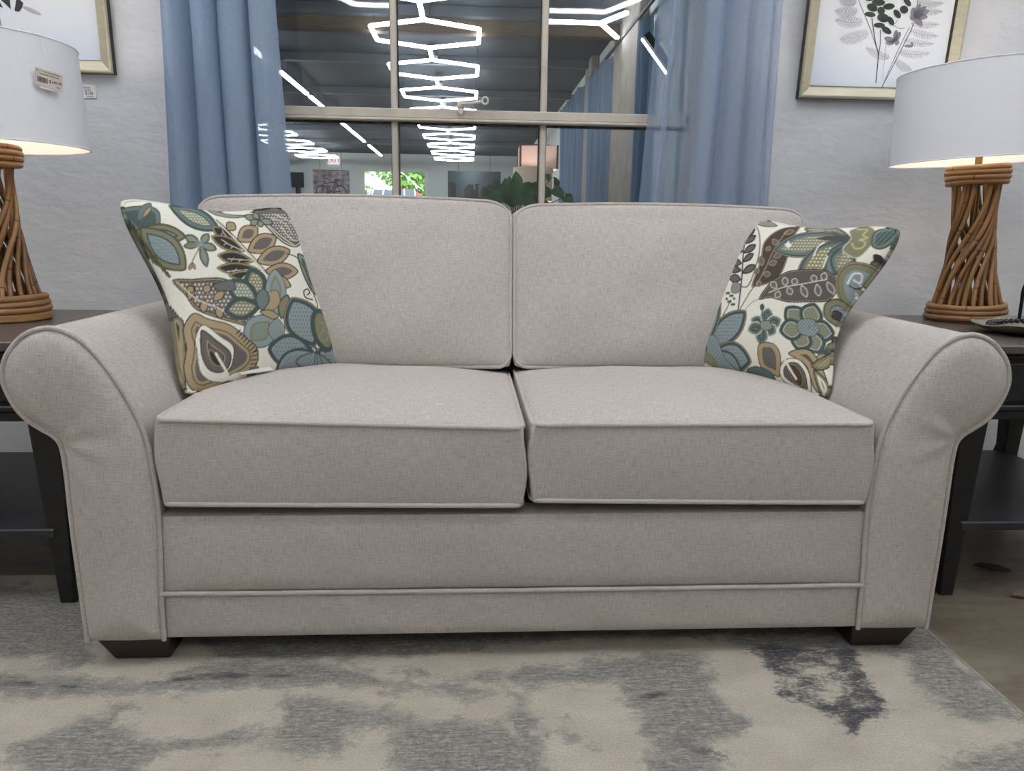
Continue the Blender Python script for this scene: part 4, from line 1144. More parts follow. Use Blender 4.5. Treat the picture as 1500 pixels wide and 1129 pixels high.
# ------------------------------------------------------------------ price tag on the left shade
def text(name, s, size, mat, parent, loc, rot, align='LEFT'):
    c = bpy.data.curves.new(name, 'FONT'); c.body = s; c.size = size; c.extrude = .00015; c.align_x = align
    c.materials.append(mat); o = bpy.data.objects.new(name, c); C.objects.link(o); o.parent = parent
    o.location = loc; o.rotation_euler = rot
    bpy.context.view_layer.update()
    me = bpy.data.meshes.new_from_object(o.evaluated_get(bpy.context.evaluated_depsgraph_get())); me.name = name
    m_ = bpy.data.objects.new(name, me); C.objects.link(m_); m_.parent = parent; m_.location = loc; m_.rotation_euler = rot
    if not me.materials: me.materials.append(mat)
    bpy.data.objects.remove(o); return m_
tg = thing('price_tag', 'beige price tag hanging on a white string from the left lamp shade', 'price tag', (-.975, .338, 1.105))
tg.rotation_euler = (math.radians(-2), math.radians(7), math.radians(48))
def tagbox(name, x0, x1, z0, z1, y0, y1, mat): return box(name, x0, x1, y0, y1, z0, z1, mat, tg, 0)
tagbox('tag_paper', -.028, .028, -.017, .017, 0, .0008, M['tag_card'])
tagbox('tag_backing', -.020, .012, -.0215, .012, .0009, .0016, M['white_card'])
mb = MB(); mb.tube([(-.003, .0012, .017), (-.006, .0012, .024), (.004, .0012, .024), (.001, .0012, .017)], .0006, 5, True)
mb.add(*[[( -.012, .001, .0171), (.008, .001, .0171), (-.002, .001, .027), (-.012, .002, .0171), (.008, .002, .0171), (-.002, .002, .027)], [(0, 1, 2), (5, 4, 3), (0, 3, 4, 1), (1, 4, 5, 2), (2, 5, 3, 0)]]); mb.build('string_tab', M['string'], tg)
bars = MB(); R3 = random.Random(4); xx = -.025
while xx < -.004:
    w_ = R3.choice((.0005, .0008, .0012)); bars.box(xx, xx + w_, -.0004, -.0001, -.010, .0005); xx += w_ + R3.choice((.0005, .0009))
bars.build('barcode', M['ink'], tg, False)
RX = (PI / 2, 0, 0)
text('tag_text', 'C1 - 7 - Bay Covered Rattan', .0042, M['ink'], tg, (-.026, -.0003, .0115), RX)
text('tag_text', 'Large Rattan Table Lamp', .0040, M['ink'], tg, (-.020, -.0003, .0062), RX)
text('price_text', '$149.99', .0082, M['ink'], tg, (-.001, -.0003, -.0065), RX)
text('tag_text', 'PRICE', .0032, M['ink'], tg, (.014, -.0003, -.0135), RX)
tg.location = (-1.0245, .4905, 1.129)
tg.rotation_euler = (math.radians(-3), math.radians(6), math.radians(90 - 22.6 - 8)); tg.scale = (1.06, 1.06, 1.06)
# string runs from the top rim down to the tab
inv = Matrix.LocRotScale(tg.location, tg.rotation_euler, tg.scale).inverted()
sp0 = inv @ Vector((-1.0395, .4985, 1.222)); tube('tag_string', [tuple(sp0), tuple(sp0 * .5 + Vector((-.002, -.002, .013))), (-.002, .0012, .024)], .0009, M['string'], tg, 6)

# ------------------------------------------------------------------ small card on the wall
cd_ = thing('price_card', 'small white price card on the plaster wall under the left picture', 'price tag', (-1.212, 1.05, 1.195))
box('card', -.027, .027, -.004, 0, -.018, .018, M['white_card'], cd_, 0)
text('card_text', 'Leaf Fauna', .0085, M['ink'], cd_, (-.024, -.0043, .008), RX); text('card_text', 'Print  24x30', .0075, M['ink'], cd_, (-.024, -.0043, .0005), RX)
text('price_text', '$148', .0115, M['ink'], cd_, (-.003, -.0043, -.009), RX); text('card_text', 'FRAMED', .005, M['ink'], cd_, (.001, -.0043, -.0155), RX)

# ------------------------------------------------------------------ framed botanical prints
def picture(label, x0, x1, z0, z1, tilt, print_fn):
    w, h = x1 - x0, z1 - z0
    t = thing('picture_frame', label, 'picture', ((x0 + x1) / 2, WY0 - .002, z0), 'framed botanical prints')
    t.rotation_euler = (math.radians(tilt), 0, 0)
    prof = [(0, .0), (0, -.021), (.0035, -.026), (.008, -.0265), (.030, -.016), (.034, -.015), (.0375, -.006), (.0375, -.001)]
    V = []; F = []; mi = []
    for (sx, sz) in ((-1, 0), (1, 0), (1, 1), (-1, 1)):
        for d, yv in prof: V.append((sx * (w / 2 - d), yv, (d if sz == 0 else h - d)))
    k = len(prof)
    for i in range(4):
        j = (i + 1) % 4
        for q in range(k - 1):
            F.append((i * k + q, j * k + q, j * k + q + 1, i * k + q + 1)); mi.append(1 if q in (0, 5, 6) else 0)
    mk('frame', V, F, None, t, False, None, 30, [M['gold'], M['gold_dark']], mi)
    V, Fb = bbox(-w / 2 + .03, w / 2 - .03, -.0055, 0, .03, h - .03)
    mb = MB(); mb.add(V, Fb, 0); print_fn(mb, w, h)
    mb.build('print', None, t, False, [M['paper'], M['fern'], M['fern2'], M['green_print'], M['dark_print'], M['stem_print']])
    box('backing', -w / 2 + .006, w / 2 - .006, -.0004 , .0016, .006, h - .006, M['gold_dark'], t, 0)
    return t
YP = -.0061
def leaf_poly(mb, x0, z0, x1, z1, wd, mi, y=YP, full=.5):
    dx, dz = x1 - x0, z1 - z0; Ln = math.hypot(dx, dz) + 1e-9; nx, nz = -dz / Ln, dx / Ln; pts = []
    for s_ in (1, -1):
        rng_ = np.linspace(0, 1, 9)[1:-1] if s_ > 0 else np.linspace(1, 0, 9)[1:-1]
        if s_ > 0: pts.append((x0, y, z0))
        else: pts.append((x1, y, z1))
        for q in rng_:
            ww = wd / 2 * math.sin(PI * q ** .85) ** full
            pts.append((x0 + dx * q + s_ * nx * ww, y, z0 + dz * q + s_ * nz * ww))
    mb.add(pts, [tuple(range(len(pts)))], mi)
def ribbon(mb, pts, w, mi, y=YP):
    P = catmull(pts, 6)
    T = np.gradient(P, axis=0); T /= np.linalg.norm(T, axis=1, keepdims=True); nn = np.stack([-T[:, 1], T[:, 0]], 1) * w / 2
    a = P + nn; b = P - nn; n = len(P)
    V = [(x, y, z) for x, z in a] + [(x, y, z) for x, z in b]
    mb.add(V, [(i, i + 1, n + i + 1, n + i) for i in range(n - 1)], mi)
def frond(mb, x0, z0, x1, z1, wd, mi, n=17):
    ribbon(mb, [(x0, z0), ((x0 + x1) / 2, (z0 + z1) / 2 - .004), (x1, z1)], .0016, mi)
    dx, dz = x1 - x0, z1 - z0; Ln = math.hypot(dx, dz); ux, uz = dx / Ln, dz / Ln
    for k in range(n):
        q = (k + .5) / n; lw = .8 * wd * math.sin(PI * min(1, .18 + q * .82)) ** .7
        bx, bz = x0 + dx * q, z0 + dz * q - .004 * 4 * q * (1 - q)
        for s_ in (1, -1): leaf_poly(mb, bx, bz, bx + ux * lw * .5 - s_ * uz * lw, bz + uz * lw * .5 + s_ * ux * lw, .0019, mi, YP - .00005 * (k % 2 + 1))
def right_print(mb, w, h):
    def p(cx, cy): 
        px, py = cx / 5.556, cy / 5.556      # drawing units of the print
        return (px - 19.0) * .00204 + (142 - py) * -.00022 - w / 2 , (142 - py) * .00196
    for a, b, wd in (((600, 95), (410, 95), .020), ((650, 175), (415, 165), .022), ((700, 260), (460, 315), .024), ((590, 30), (440, -5), .02), ((1050, 170), (1290, 172), .014), ((1050, 230), (1285, 265), .015), ((1000, 305), (1255, 325), .014), ((970, 405), (1225, 400), .016), ((880, 450), (680, 370), .016), ((930, 465), (1080, 540), .016), ((1090, 60), (1310, 75), .014), ((1100, 10), (1310, 10), .014), ((560, -60), (400, -110), .02), ((1120, -60), (1320, -80), .016)):
        frond(mb, *p(*a), *p(*b), wd, 1)
    for pts, wd, mi in ((((560, -100), (600, 0), (700, 200), (790, 420)), .0016, 5), (((720, 140), (760, 330), (788, 430), (778, 650)), .0026, 4), (((795, 230), (800, 340), (790, 430)), .002, 4), (((1100, -60), (1080, 150), (985, 370), (825, 695)), .0028, 5), (((1040, 200), (960, 370), (850, 640), (835, 710)), .0022, 2), (((850, 350), (835, 580), (845, 640)), .0016, 1), (((900, 190), (960, 215), (1000, 210)), .0014, 5), (((940, 150), (915, 180)), .0014, 5)):
        ribbon(mb, [p(*q) for q in pts], wd, mi, YP - .0002)
    for (x, z) in ((1200, 70), (1190, 120), (1150, 190), (1060, 50), (1120, 20), (1040, 140), (1170, 40)): leaf_poly(mb, *p(1070, 120), *p(x, z), .018, 2, YP - .00025)
    for (x, z) in ((965, 240), (930, 225), (830, 290), (845, 330), (960, 330), (900, 300)): leaf_poly(mb, *p(925, 320), *p(x, z), .016, 2, YP - .00025)
    for a, b, wd in (((1080, 350), (1000, 350), .008), ((1060, 320), (1080, 345), .006)): leaf_poly(mb, *p(*a), *p(*b), wd, 2, YP - .00026)
    G = [(770, 22, 56, 26, 0), (720, 62, 46, 30, .3), (705, 115, 46, 20, .1), (858, 50, 50, 24, -.1), (795, 85, 32, 30, .5), (815, 138, 52, 34, .2), (785, 196, 48, 20, 0), (690, -10, 40, 24, 0), (830, -30, 50, 30, .2), (760, -60, 50, 28, -.2)]
    for k, (cx, cz, rx, rz, an) in enumerate(G):
        e = [(cx + rx * math.cos(t) * math.cos(an) - rz * math.sin(t) * math.sin(an), cz + rx * math.cos(t) * math.sin(an) + rz * math.sin(t) * math.cos(an)) for t in np.linspace(0, 2 * PI, 15)[:-1]]
        mb.add([(q[0], YP - .0003 - .00004 * k, q[1]) for q in (p(*z) for z in e)], [tuple(range(14))], 3)
    for k, (cx, cz, rx, rz, an) in enumerate([(930, 105, 40, 24, .8), (985, 70, 36, 30, .2), (880, 160, 40, 22, .9), (848, 233, 46, 24, .5), (1010, 12, 40, 22, .8), (960, -40, 40, 22, .6)]):
        e = [(cx + rx * math.cos(t) * math.cos(an) - rz * math.sin(t) * math.sin(an), cz + rx * math.cos(t) * math.sin(an) + rz * math.sin(t) * math.cos(an)) for t in np.linspace(0, 2 * PI, 15)[:-1]]
        mb.add([(q[0], YP - .0008 - .00004 * k, q[1]) for q in (p(*z) for z in e)], [tuple(range(14))], 4)
def left_print(mb, w, h):
    def p(cx, cy):
        px, py = cx / 13.64, cy / 13.64
        return w / 2 - (168 - px) * .00208 + .005, (108 - py) * .00196
    for pts, mi in (([(100, -20), (250, -120), (390, 0), (490, 150), (488, 325), (400, 230), (250, 80)], 4), ([(120, 55), (170, 25), (260, 110), (355, 298), (235, 268), (170, 150)], 4), ([(605, 135), (660, 135), (725, 205), (690, 290), (625, 362), (550, 345)], 4), ([(80, 60), (120, 140), (180, 250), (100, 240), (75, 170)], 2), ([(0, -60), (90, -10), (60, 60), (-60, 20)], 4), ([(-200, -200), (-60, -240), (20, -80), (-90, -40)], 4)):
        mb.add([(q[0], YP - .0003, q[1]) for q in (p(*z) for z in pts)], [tuple(range(len(pts)))], mi)
    for a, b, wd in (((700, 270), (1030, 410), .012), ((520, 150), (600, 40), .004), ((470, 90), (480, -100), .003)): leaf_poly(mb, *p(*a), *p(*b), wd, 1, YP - .0002)
    ribbon(mb, [p(*q) for q in ((300, 900), (260, 500), (180, 100), (120, -200))], .003, 5, YP - .0001)
picture('champagne framed print of grey ferns and dark green leaves, right of the window', .893, 1.378, 1.226, 1.83, 4.6, right_print)
picture('champagne framed print of black leaves behind the left lamp shade', -1.61, -1.121, 1.242, 1.85, 1.6, left_print)

# ------------------------------------------------------------------ sheer curtains
def curtain(name, label, plan, xl, xr, y, mat, parts_hem=(), group=None, ztop=2.35, zbot=.012, wave=.004, nz=60, seed=1, n=7):
    P = catmull(plan, n); s_ = P[:, 0]; dy = P[:, 1]; k = len(P)
    ln = np.concatenate([[0], np.cumsum(np.hypot(np.diff(s_) * .34, np.diff(dy)))])
    zs = np.linspace(zbot, ztop, nz); V = []; UVs = []
    for z in zs:
        a, b = xl(z), xr(z); ph = z * 2.1 + seed
        for i in range(k):
            q = s_[i]
            V.append((a + (b - a) * q + wave * math.sin(ph * 1.7 + q * 9) * (q * (1 - q) * 4), y + 1.3 * dy[i] * (1 + .12 * math.sin(ph + 5 * q)) + wave * math.sin(ph * 2.3 + q * 21), z)); UVs.append((ln[i], z))
    F = [(i * k + j, i * k + j + 1, (i + 1) * k + j + 1, (i + 1) * k + j) for i in range(nz - 1) for j in range(k - 1)]
    c = mk(name, V, F, mat, None, True, np.array(UVs), 0); tag(c, label, 'curtain', group)
    A = np.array(V).reshape(nz, k, 3)
    for (i0, i1) in parts_hem:      # doubled side hem and seams, a little in front of the cloth
        j0 = int(i0 * (k - 1)); j1 = max(j0 + 1, int(i1 * (k - 1)))
        H = A[:, j0:j1 + 1, :].copy(); H[:, :, 1] -= .0016; m_ = H.shape[1]
        F2 = [(i * m_ + j, i * m_ + j + 1, (i + 1) * m_ + j + 1, (i + 1) * m_ + j) for i in range(nz - 1) for j in range(m_ - 1)]
        mk('hem', H.reshape(-1, 3), F2, M['curtain_hem'], c, True, H.reshape(-1, 3)[:, [0, 2]], 0)
    return c
LPLAN = [(0, .005), (.05, -.018), (.11, -.026), (.17, -.012), (.235, .020), (.27, .022), (.262, -.004), (.30, -.030), (.38, -.034), (.45, -.022), (.49, .010), (.485, .022), (.50, -.004), (.56, -.020), (.63, -.018), (.70, -.004), (.735, .022), (.745, .022), (.75, .0), (.80, -.016), (.88, -.020), (.95, -.012), (1.0, 0)]
curtain('sheer_curtain', 'blue sheer curtain on the left side of the window', LPLAN, lambda z: -.964 + (z - 1.434) * .027, lambda z: -.645 - (z - 1.443) * .0415, .99, M['curtain_full'], ((.095, .135), (.90, .985)), 'blue sheer curtains at the window', seed=1)
RPLAN = [(0, 0), (.06, -.012), (.12, -.018), (.17, -.004), (.20, .012), (.30, .016), (.33, .004), (.36, -.02), (.44, -.028), (.50, -.022), (.535, .004), (.525, .02), (.54, .018), (.60, -.006), (.68, -.012), (.73, -.004), (.765, .024), (.785, .026), (.79, -.006), (.83, -.024), (.885, -.024), (.92, -.006), (.96, -.012), (1.0, .006)]
curtain('sheer_curtain', 'blue sheer curtain on the right side of the window', RPLAN, lambda z: .443 + (z - 1.476) * .0575, lambda z: .808 - (z - 1.487) * .0136, .99, M['curtain'], ((.075, .115), (.90, .93)), 'blue sheer curtains at the window', seed=3)

# ------------------------------------------------------------------ tray on the right table, cord and debris
ty = thing('serving_tray', 'pewter leaf tray with black bead rim and arched handle on the right table', 'tray', (1.362, .410, .5922))
V = []; F = []; n = 72; rings = [(.0, .004), (.45, .004), (.72, .007), (.88, .015), (1.0, .026), (1.005, .024), (.9, .011), (.72, .002), (.4, 0), (0, 0)]
for (rr, z) in rings:
    for j in range(n):
        a = 2 * PI * j / n; w_ = 1 + .035 * math.sin(5 * a + .5) * rr + .018 * math.sin(11 * a) * rr
        V.append((.235 * rr * w_ * math.cos(a), .146 * rr * w_ * math.sin(a), z + .0035 * math.sin(7 * a + 1) * rr ** 3))
F = [(i * n + j, i * n + (j + 1) % n, (i + 1) * n + (j + 1) % n, (i + 1) * n + j) for i in range(len(rings) - 1) for j in range(n)]
mk('tray_dish', V, F, M['tray'], ty)
mb = MB()
for j in range(64):
    a = 2 * PI * j / 64; r0 = .0068
    cx, cyy, cz = .198 * math.cos(a), .120 * math.sin(a), .0185
    pv = []; pf = []
    for i in range(5):
        for q in range(8):
            th = PI * (i + .5) / 5; pv.append((cx + r0 * math.sin(th) * math.cos(q * PI / 4), cyy + r0 * math.sin(th) * math.sin(q * PI / 4), cz + r0 * math.cos(th)))
    for i in range(4):
        for q in range(8): pf.append((i * 8 + q, (i + 1) * 8 + q, (i + 1) * 8 + (q + 1) % 8, i * 8 + (q + 1) % 8))
    pf.append(tuple(range(8))); pf.append(tuple(range(39, 31, -1))); mb.add(pv, pf)
mb.build('bead_rim', M['bead'], ty)
tube('handle', catmull([(-.043, .127, .020), (-.044, .126, .06), (-.044, .122, .11), (-.034, .085, .165), (.01, .02, .195), (.012, -.05, .18), (.01, -.105, .10), (.008, -.128, .022)], 8), .0042, M['dark_metal'], ty, 8)
tag(tube('power_cord', catmull([(1.60, .84, .62), (1.615, .86, .5), (1.622, .90, .33), (1.634, .95, .17), (1.60, .98, .04), (1.50, 1.0, .008), (1.40, 1.02, .008)], 8), .0045, M['cord'], None, 8), 'black power cord hanging behind the right end table', 'cord')
lf = MB(); pts = []
for s_ in (1, -1):
    for q in (np.linspace(0, 1, 10) if s_ > 0 else np.linspace(1, 0, 10)[1:-1]):
        pts.append(((q - .5) * .085, s_ * .018 * math.sin(PI * q) ** .8, .003 + .004 * math.sin(q * 7) ** 2))
k = len(pts); lf.add(pts + [(x, y, z - .0012) for x, y, z in pts], [tuple(range(k)), tuple(range(2 * k - 1, k - 1, -1))] + [(i, k + i, k + (i + 1) % k, (i + 1) % k) for i in range(k)])
o = lf.build('dry_leaf', M['leaf_dry'], None, False); o.location = (1.222, .372, 0); o.rotation_euler = (0, 0, -.45); tag(o, 'shrivelled dark leaf on the concrete under the right end table', 'leaf')
o = tube('twig', catmull([(-.05, .03, .006), (-.02, .012, .009), (.02, -.004, .006), (.06, -.03, .005)], 6), [.006 - .0002 * i for i in range(19)], M['twig'], None, 8); o.location = (1.215, .195, .0015); tag(o, 'short pale twig on the bare floor by the right end table', 'twig')

# ------------------------------------------------------------------ plant on the sill behind the loveseat
sl = MB(); sl.box(wx0, wx1, 1.135, WY1 + .03, wz0 - .001, wz0 + .018, bev=.004); struct(sl.build('trim_1', M['frame_paint'], None, True, sharp=25), 'cream painted inner window sill', 'sill')
PX, PYY, PZ = .06, 1.235, wz0 + .0182
pt = thing('potted_pothos', 'green pothos in a grey pot on the sill behind the loveseat', 'plant', (PX, PYY, PZ))
lathe('pot', [(.045, 0), (.052, .004), (.066, .10), (.070, .105), (.070, .118), (.064, .118), (.060, .104), (.0, .100)], M['pot'], pt, 36)
lathe('soil', [(.060, .1045), (.03, .108), (.0, .109)], M['soil'], pt, 24, caps=False)
def heart_leaf(mb, base, tip, wd, nrm, droop=.01):
    b, t_ = np.array(base, float), np.array(tip, float); ax = t_ - b; Ln = np.linalg.norm(ax); ax /= Ln
    side = np.cross(ax, nrm); side /= np.linalg.norm(side); nn = np.cross(side, ax)
    rows = 9; V = []
    for i in range(rows):
        q = i / (rows - 1); ww = wd * (math.sin(PI * min(1, q * .86 + .14)) ** .8 if q < 1 else 0) * (1 - .25 * q)
        for s_ in (-1, -.5, 0, .5, 1):
            V.append(b + ax * Ln * (q - (.10 * abs(s_) if q == 0 else 0)) + side * s_ * ww + nn * (.25 * ww * abs(s_) - droop * q * q))
    F = [(i * 5 + j, i * 5 + j + 1, (i + 1) * 5 + j + 1, (i + 1) * 5 + j) for i in range(rows - 1) for j in range(4)]
    mb.add(V, F)
lm = MB(); st = MB()
def X_(px, pz): return (px - PX, pz - PZ)
spec = [  # leaf base x, z and tip x, z (metres), width, depth
 (.055, .955, .052, 1.008, .016, -.02), (.045, .935, .050, .985, .017, -.035), (.02, .93, .012, .985, .017, -.01), (.03, .92, -.005, .968, .017, -.03), (.07, .93, .095, .975, .020, -.02), (.075, .92, .12, .955, .020, -.03), (.06, .92, .06, .965, .018, -.04), (.02, .915, -.03, .945, .016, -.02), (.0, .91, -.055, .925, .015, .0), (.09, .915, .14, .925, .018, -.01), (.10, .945, .118, .975, .014, .01), (.045, .905, .015, .94, .02, -.045), (.08, .90, .10, .94, .022, -.045), (.055, .90, .05, .945, .02, -.05), (-.01, .915, -.04, .955, .013, .01),
 (.165, .985, .150, 1.0, .010, .0), (.175, .955, .205, .930, .016, .0), (.215, .930, .245, .918, .016, .0), (.19, .965, .18, .99, .010, .01), (.16, .93, .15, .96, .013, .02), (.03, .95, .035, .99, .012, .02), (.0, .93, -.02, .965, .014, .03), (.11, .91, .16, .915, .014, .02)]
for (bx, bz, tx, tz, wd, dy) in spec:
    b = (*X_(bx, bz),); t_ = (*X_(tx, tz),)
    heart_leaf(lm, (b[0], dy, b[1]), (t_[0] + .006 * math.sin(bx * 400), dy - .008 - .02 * abs(math.sin(tx * 300)), t_[1]), wd * 1.35, (0.15, -1, .35))
    st.tube([(0.2 * b[0], 0, .10), (.7 * b[0], dy * .6, .10 + (b[1] - .10) * .7), (b[0], dy, b[1])], .0014, 5)
st.tube([(.03, 0, .11), (.08, 0, .22), (.115, 0, .235), (.15, 0, .19), (.185, 0, .165)], .0014, 5)
lm.build('foliage', M['pothos'], pt, True); st.build('stems', M['pothos'], pt, True)

# ------------------------------------------------------------------ SHOWROOM beyond the window
FY = 21.5
mb = MB(); a0, a1, b0, b1 = -3.22, -1.40, .95, 2.47
mb.box(-6, a0, FY, FY + .15, 0, HC).box(a1, 1.65, FY, FY + .15, 0, HC).box(a0, a1, FY, FY + .15, 0, b0).box(a0, a1, FY, FY + .15, b1, HC)
struct(mb.build('wall_far', M['far_wall'], None, False), 'pale far wall of the showroom seen through the window', 'wall')
struct(box('wall_far_right', 1.5, 1.65, WY1, FY, 0, HC, M['side_wall'], bev=0), 'whitewashed right wall of the showroom', 'wall')
struct(box('wall_far_left', -6.15, -6, WY1, FY, 0, HC, M['far_wall'], bev=0), 'pale left wall of the showroom', 'wall')
mb = MB(); mb.box(-6.1, -3.3, WY1 - .1, WY1, 0, HC); struct(mb.build('wall_near_left', M['far_wall'], None, False), 'short showroom wall beside the window wall', 'wall')
struct(box('ceiling_showroom', -6.1, 1.65, WY1, FY + .15, HC, HC + .1, M['ceiling'], bev=0), 'dark grey showroom ceiling', 'ceiling')
k = 1
for y, m_, d_, w_ in ((2.6, 'beam', .12, .10), (4.5, 'beam', .12, .10), (6.55, 'beam', .10, .10), (8.7, 'beam', .10, .10), (11.0, 'beam', .1, .1), (13.3, 'beam', .1, .1), (15.6, 'beam', .1, .1), (18.0, 'beam', .1, .1)):
    struct(box('ceiling_beam', -5.99, 1.49, y, y + w_, HC - d_, HC, M[m_], bev=.005), 'grey painted ceiling beam', 'beam')
struct(box('ceiling_beam', -5.99, 1.49, 6.66, 6.80, HC - .22, HC - .002, M['beam_wood'], bev=.008), 'rough brown timber beam across the ceiling', 'beam')
w2 = struct(thing('window_2', 'bright shopfront window in the far wall', 'window', ((a0 + a1) / 2, FY, b0)))
ww = (a1 - a0) / 2; hh = b1 - b0
mb = MB()
for (x0, x1, z0, z1) in ((-ww - .07, -ww + .03, -.05, hh + .05), (ww - .03, ww + .07, -.05, hh + .05), (-ww, ww, -.05, .03), (-ww, ww, hh - .03, hh + .07)): mb.box(x0, x1, -.03, .06, z0, z1)
mb.build('window_frame', M['chrome'], w2, False); box('pane', -ww, ww, .02, .026, 0, hh, M['glass'], w2, 0)

# hexagon light chains: every tube is a mesh of its own
tube_cache = {}
def led_tube(parent, p, q, mat, w_=.042, hgt=.032):
    d = np.array(q, float) - np.array(p, float); Ln = float(np.linalg.norm(d)); key = (round(Ln, 3), mat, w_)
    if key not in tube_cache:
        v, f = bbox(-Ln / 2, Ln / 2, -w_ / 2, w_ / 2, -hgt / 2, hgt / 2, .008); o = mk('light_tube', v, f, M[mat], parent, True, sharp=25); tube_cache[key] = o
    else:
        o = tube_cache[key].copy(); C.objects.link(o); o.parent = parent
    o.location = tuple((np.array(p) + np.array(q)) / 2); o.rotation_euler = (0, -math.asin(d[2] / Ln), math.atan2(d[1], d[0])); return o
def hex_chain(label, x, y0, n, z, mat='led_far', pitch=1.655, hw=.515, hl=.54, cat='ceiling light', along='y', group=None):
    t = thing('hexagon_light', label, cat, (x, y0, z), group)
    wr = MB(); gap = .03
    def T(a, b): return (a, b, 0) if along == 'y' else (b, a, 0)
    for k in range(n):
        c = k * pitch; P = [(0, c - hl), (hw, c - hl / 2), (hw, c + hl / 2), (0, c + hl), (-hw, c + hl / 2), (-hw, c - hl / 2)]
        for i in range(6): led_tube(t, T(*P[i]), T(*P[(i + 1) % 6]), mat)
        if k < n - 1: led_tube(t, T(0, c + hl), T(0, c + pitch - hl), mat)
        for s_ in (-1, 1): wr.tube([T(s_ * hw, c), tuple(np.array(T(s_ * hw, c)) + (0, 0, HC - z))], .004, 4)
    wr.build('suspension_wires', M['led_body'], t)
    bx = MB()
    for k in range(n): bx.box(*( (-.04, .04, k * pitch - .15, k * pitch + .15) if along == 'y' else (k * pitch - .15, k * pitch + .15, -.04, .04)), .13, HC - z - .001)
    bx.build('driver_box', M['led_body'], t, False)
    return t
hex_chain('central chain of white hexagon lights under the dark showroom ceiling', -.53, 4.95, 10, 2.69)
hex_chain('left chain of white hexagon lights, partly behind the left curtain', -4.22, 6.6, 9, 2.69)
spans = [(5.2, 7.0), (7.2, 9.0), (8.608, 10.15), (10.35, 11.95), (12.2, 14.1), (14.25, 16.2), (16.85, 19.9)]
for (p, q) in ((5.2, 6.7), (6.9, 8.4), (8.6, 10.15), (10.35, 11.95), (12.3, 14.1), (14.3, 16.1), (16.85, 19.3)):
    ordn = ['nearest, above the frame', 'second nearest', 'third nearest', 'middle', 'third farthest', 'second farthest', 'farthest'][int(np.searchsorted([5.3, 7, 8.7, 10.4, 12.4, 14.4, 17], p))]
    t = thing('strip_light', 'straight white strip light left of the hexagon chain, %s of its row' % ordn, 'ceiling light', (-2.44, (p + q) / 2, 2.69), 'row of straight strip lights')
    led_tube(t, (0, (p - q) / 2, 0), (0, (q - p) / 2, 0), 'led_far', .06)
    mb = MB(); mb.box(-.025, .025, (p - q) / 2, (q - p) / 2, .017, .05); mb.tube([(0, -.4, .03), (0, -.4, HC - 2.69)], .005, 5); mb.tube([(0, .4, .03), (0, .4, HC - 2.69)], .005, 5); mb.build('housing', M['led_body'], t, False)
t = thing('branching_light', 'white three armed tube light near the right wall of the showroom', 'ceiling light', (1.096, 6.0, 2.69))
for q in ((-.50, 0, 0), (.17, -.36, 0), (.25, .50, 0)): led_tube(t, (0, 0, 0), q, 'led_far', .045)
mb = MB(); mb.tube([(0, 0, .01), (0, 0, .26)], .006, 6); mb.build('suspension_wires', M['led_body'], t)
t = thing('pendant_bar_light', 'tilted dark bar light with a bright lower edge near the right curtain', 'ceiling light', (1.07, 3.7, 1.925))
led_tube(t, (-.088, 0, .095), (.088, 0, -.115), 'led_far', .02, .016)
bb = MB(); bb.add(*bbox(-.137, .137, -.012, .012, -.024, .024, .004)); hs = bb.build('housing', M['black'], t, True); hs.rotation_euler = (0, math.atan2(.210, .176), 0); hs.location = (.030, .004, .018)
mb = MB(); mb.tube([(-.06, 0, .11), (-.06, 0, HC - 1.925)], .0012, 5); mb.tube([(.11, 0, -.07), (.11, 0, HC - 1.925)], .0012, 5); mb.build('suspension_wires', M['led_body'], t)

# far wall furnishings
t = thing('exit_sign', 'white exit sign with red letters high on the far wall', 'sign', (-4.07, FY - .03, 2.62)); box('sign_body', -.17, .17, -.03, .028, 0, .22, M['sign_white'], t, .004)
text('sign_text', 'EXIT', .19, M['sign_red'], t, (0, -.032, .045), RX, 'CENTER')
t = thing('monitor_stand', 'black screen on a pole stand at the left of the far wall', 'screen', (-5.05, FY - .35, 0)); box('screen', -.34, .17, -.03, .03, 1.93, 2.35, M['black'], t, .006)
tube('pole', [(-.0, 0.0, .03), (-.0, 0.0, 1.95)], .07, M['black'], t, 12); lathe('base', [(.28, 0), (.28, .02), (.06, .035)], M['black'], t, 32)
def canvas(label, x0, x1, z0, z1, paint):
    t = thing('canvas_painting', label, 'painting', ((x0 + x1) / 2, FY - .002, z0)); w_, h_ = x1 - x0, z1 - z0
    nx, nz = 96, 80; gx = np.linspace(-w_ / 2, w_ / 2, nx); gz = np.linspace(0, h_, nz)
    Xc, Zc = np.meshgrid(gx, gz); V = np.stack([Xc, np.full(Xc.shape, -.04), Zc], -1).reshape(-1, 3); idx = np.arange(nx * nz).reshape(nz, nx)
    F = [(idx[i, j], idx[i, j + 1], idx[i + 1, j + 1], idx[i + 1, j]) for i in range(nz - 1) for j in range(nx - 1)]
    ring = np.concatenate([idx[0, :-1], idx[:-1, -1], idx[-1, :0:-1], idx[:0:-1, 0]]); k = len(V); B = V[ring].copy(); B[:, 1] = 0; V = np.concatenate([V, B]); r = len(ring)
    F += [(ring[(i + 1) % r], ring[i], k + i, k + (i + 1) % r) for i in range(r)]
    o = mk('canvas', V, F, M['art'], t, False)
    col = paint((Xc / w_ + .5).ravel(), (Zc / h_).ravel()); set_col(o.data, to_lin(np.concatenate([col, col[ring] * .6])))
    mb = MB()
    for s_ in (-.3, .3): mb.tube([(s_ * w_, -.02, h_ - .02), (s_ * w_, -.02, HC - z0 - .002)], .005, 4)
    mb.build('hanging_wires', M['led_body'], t)
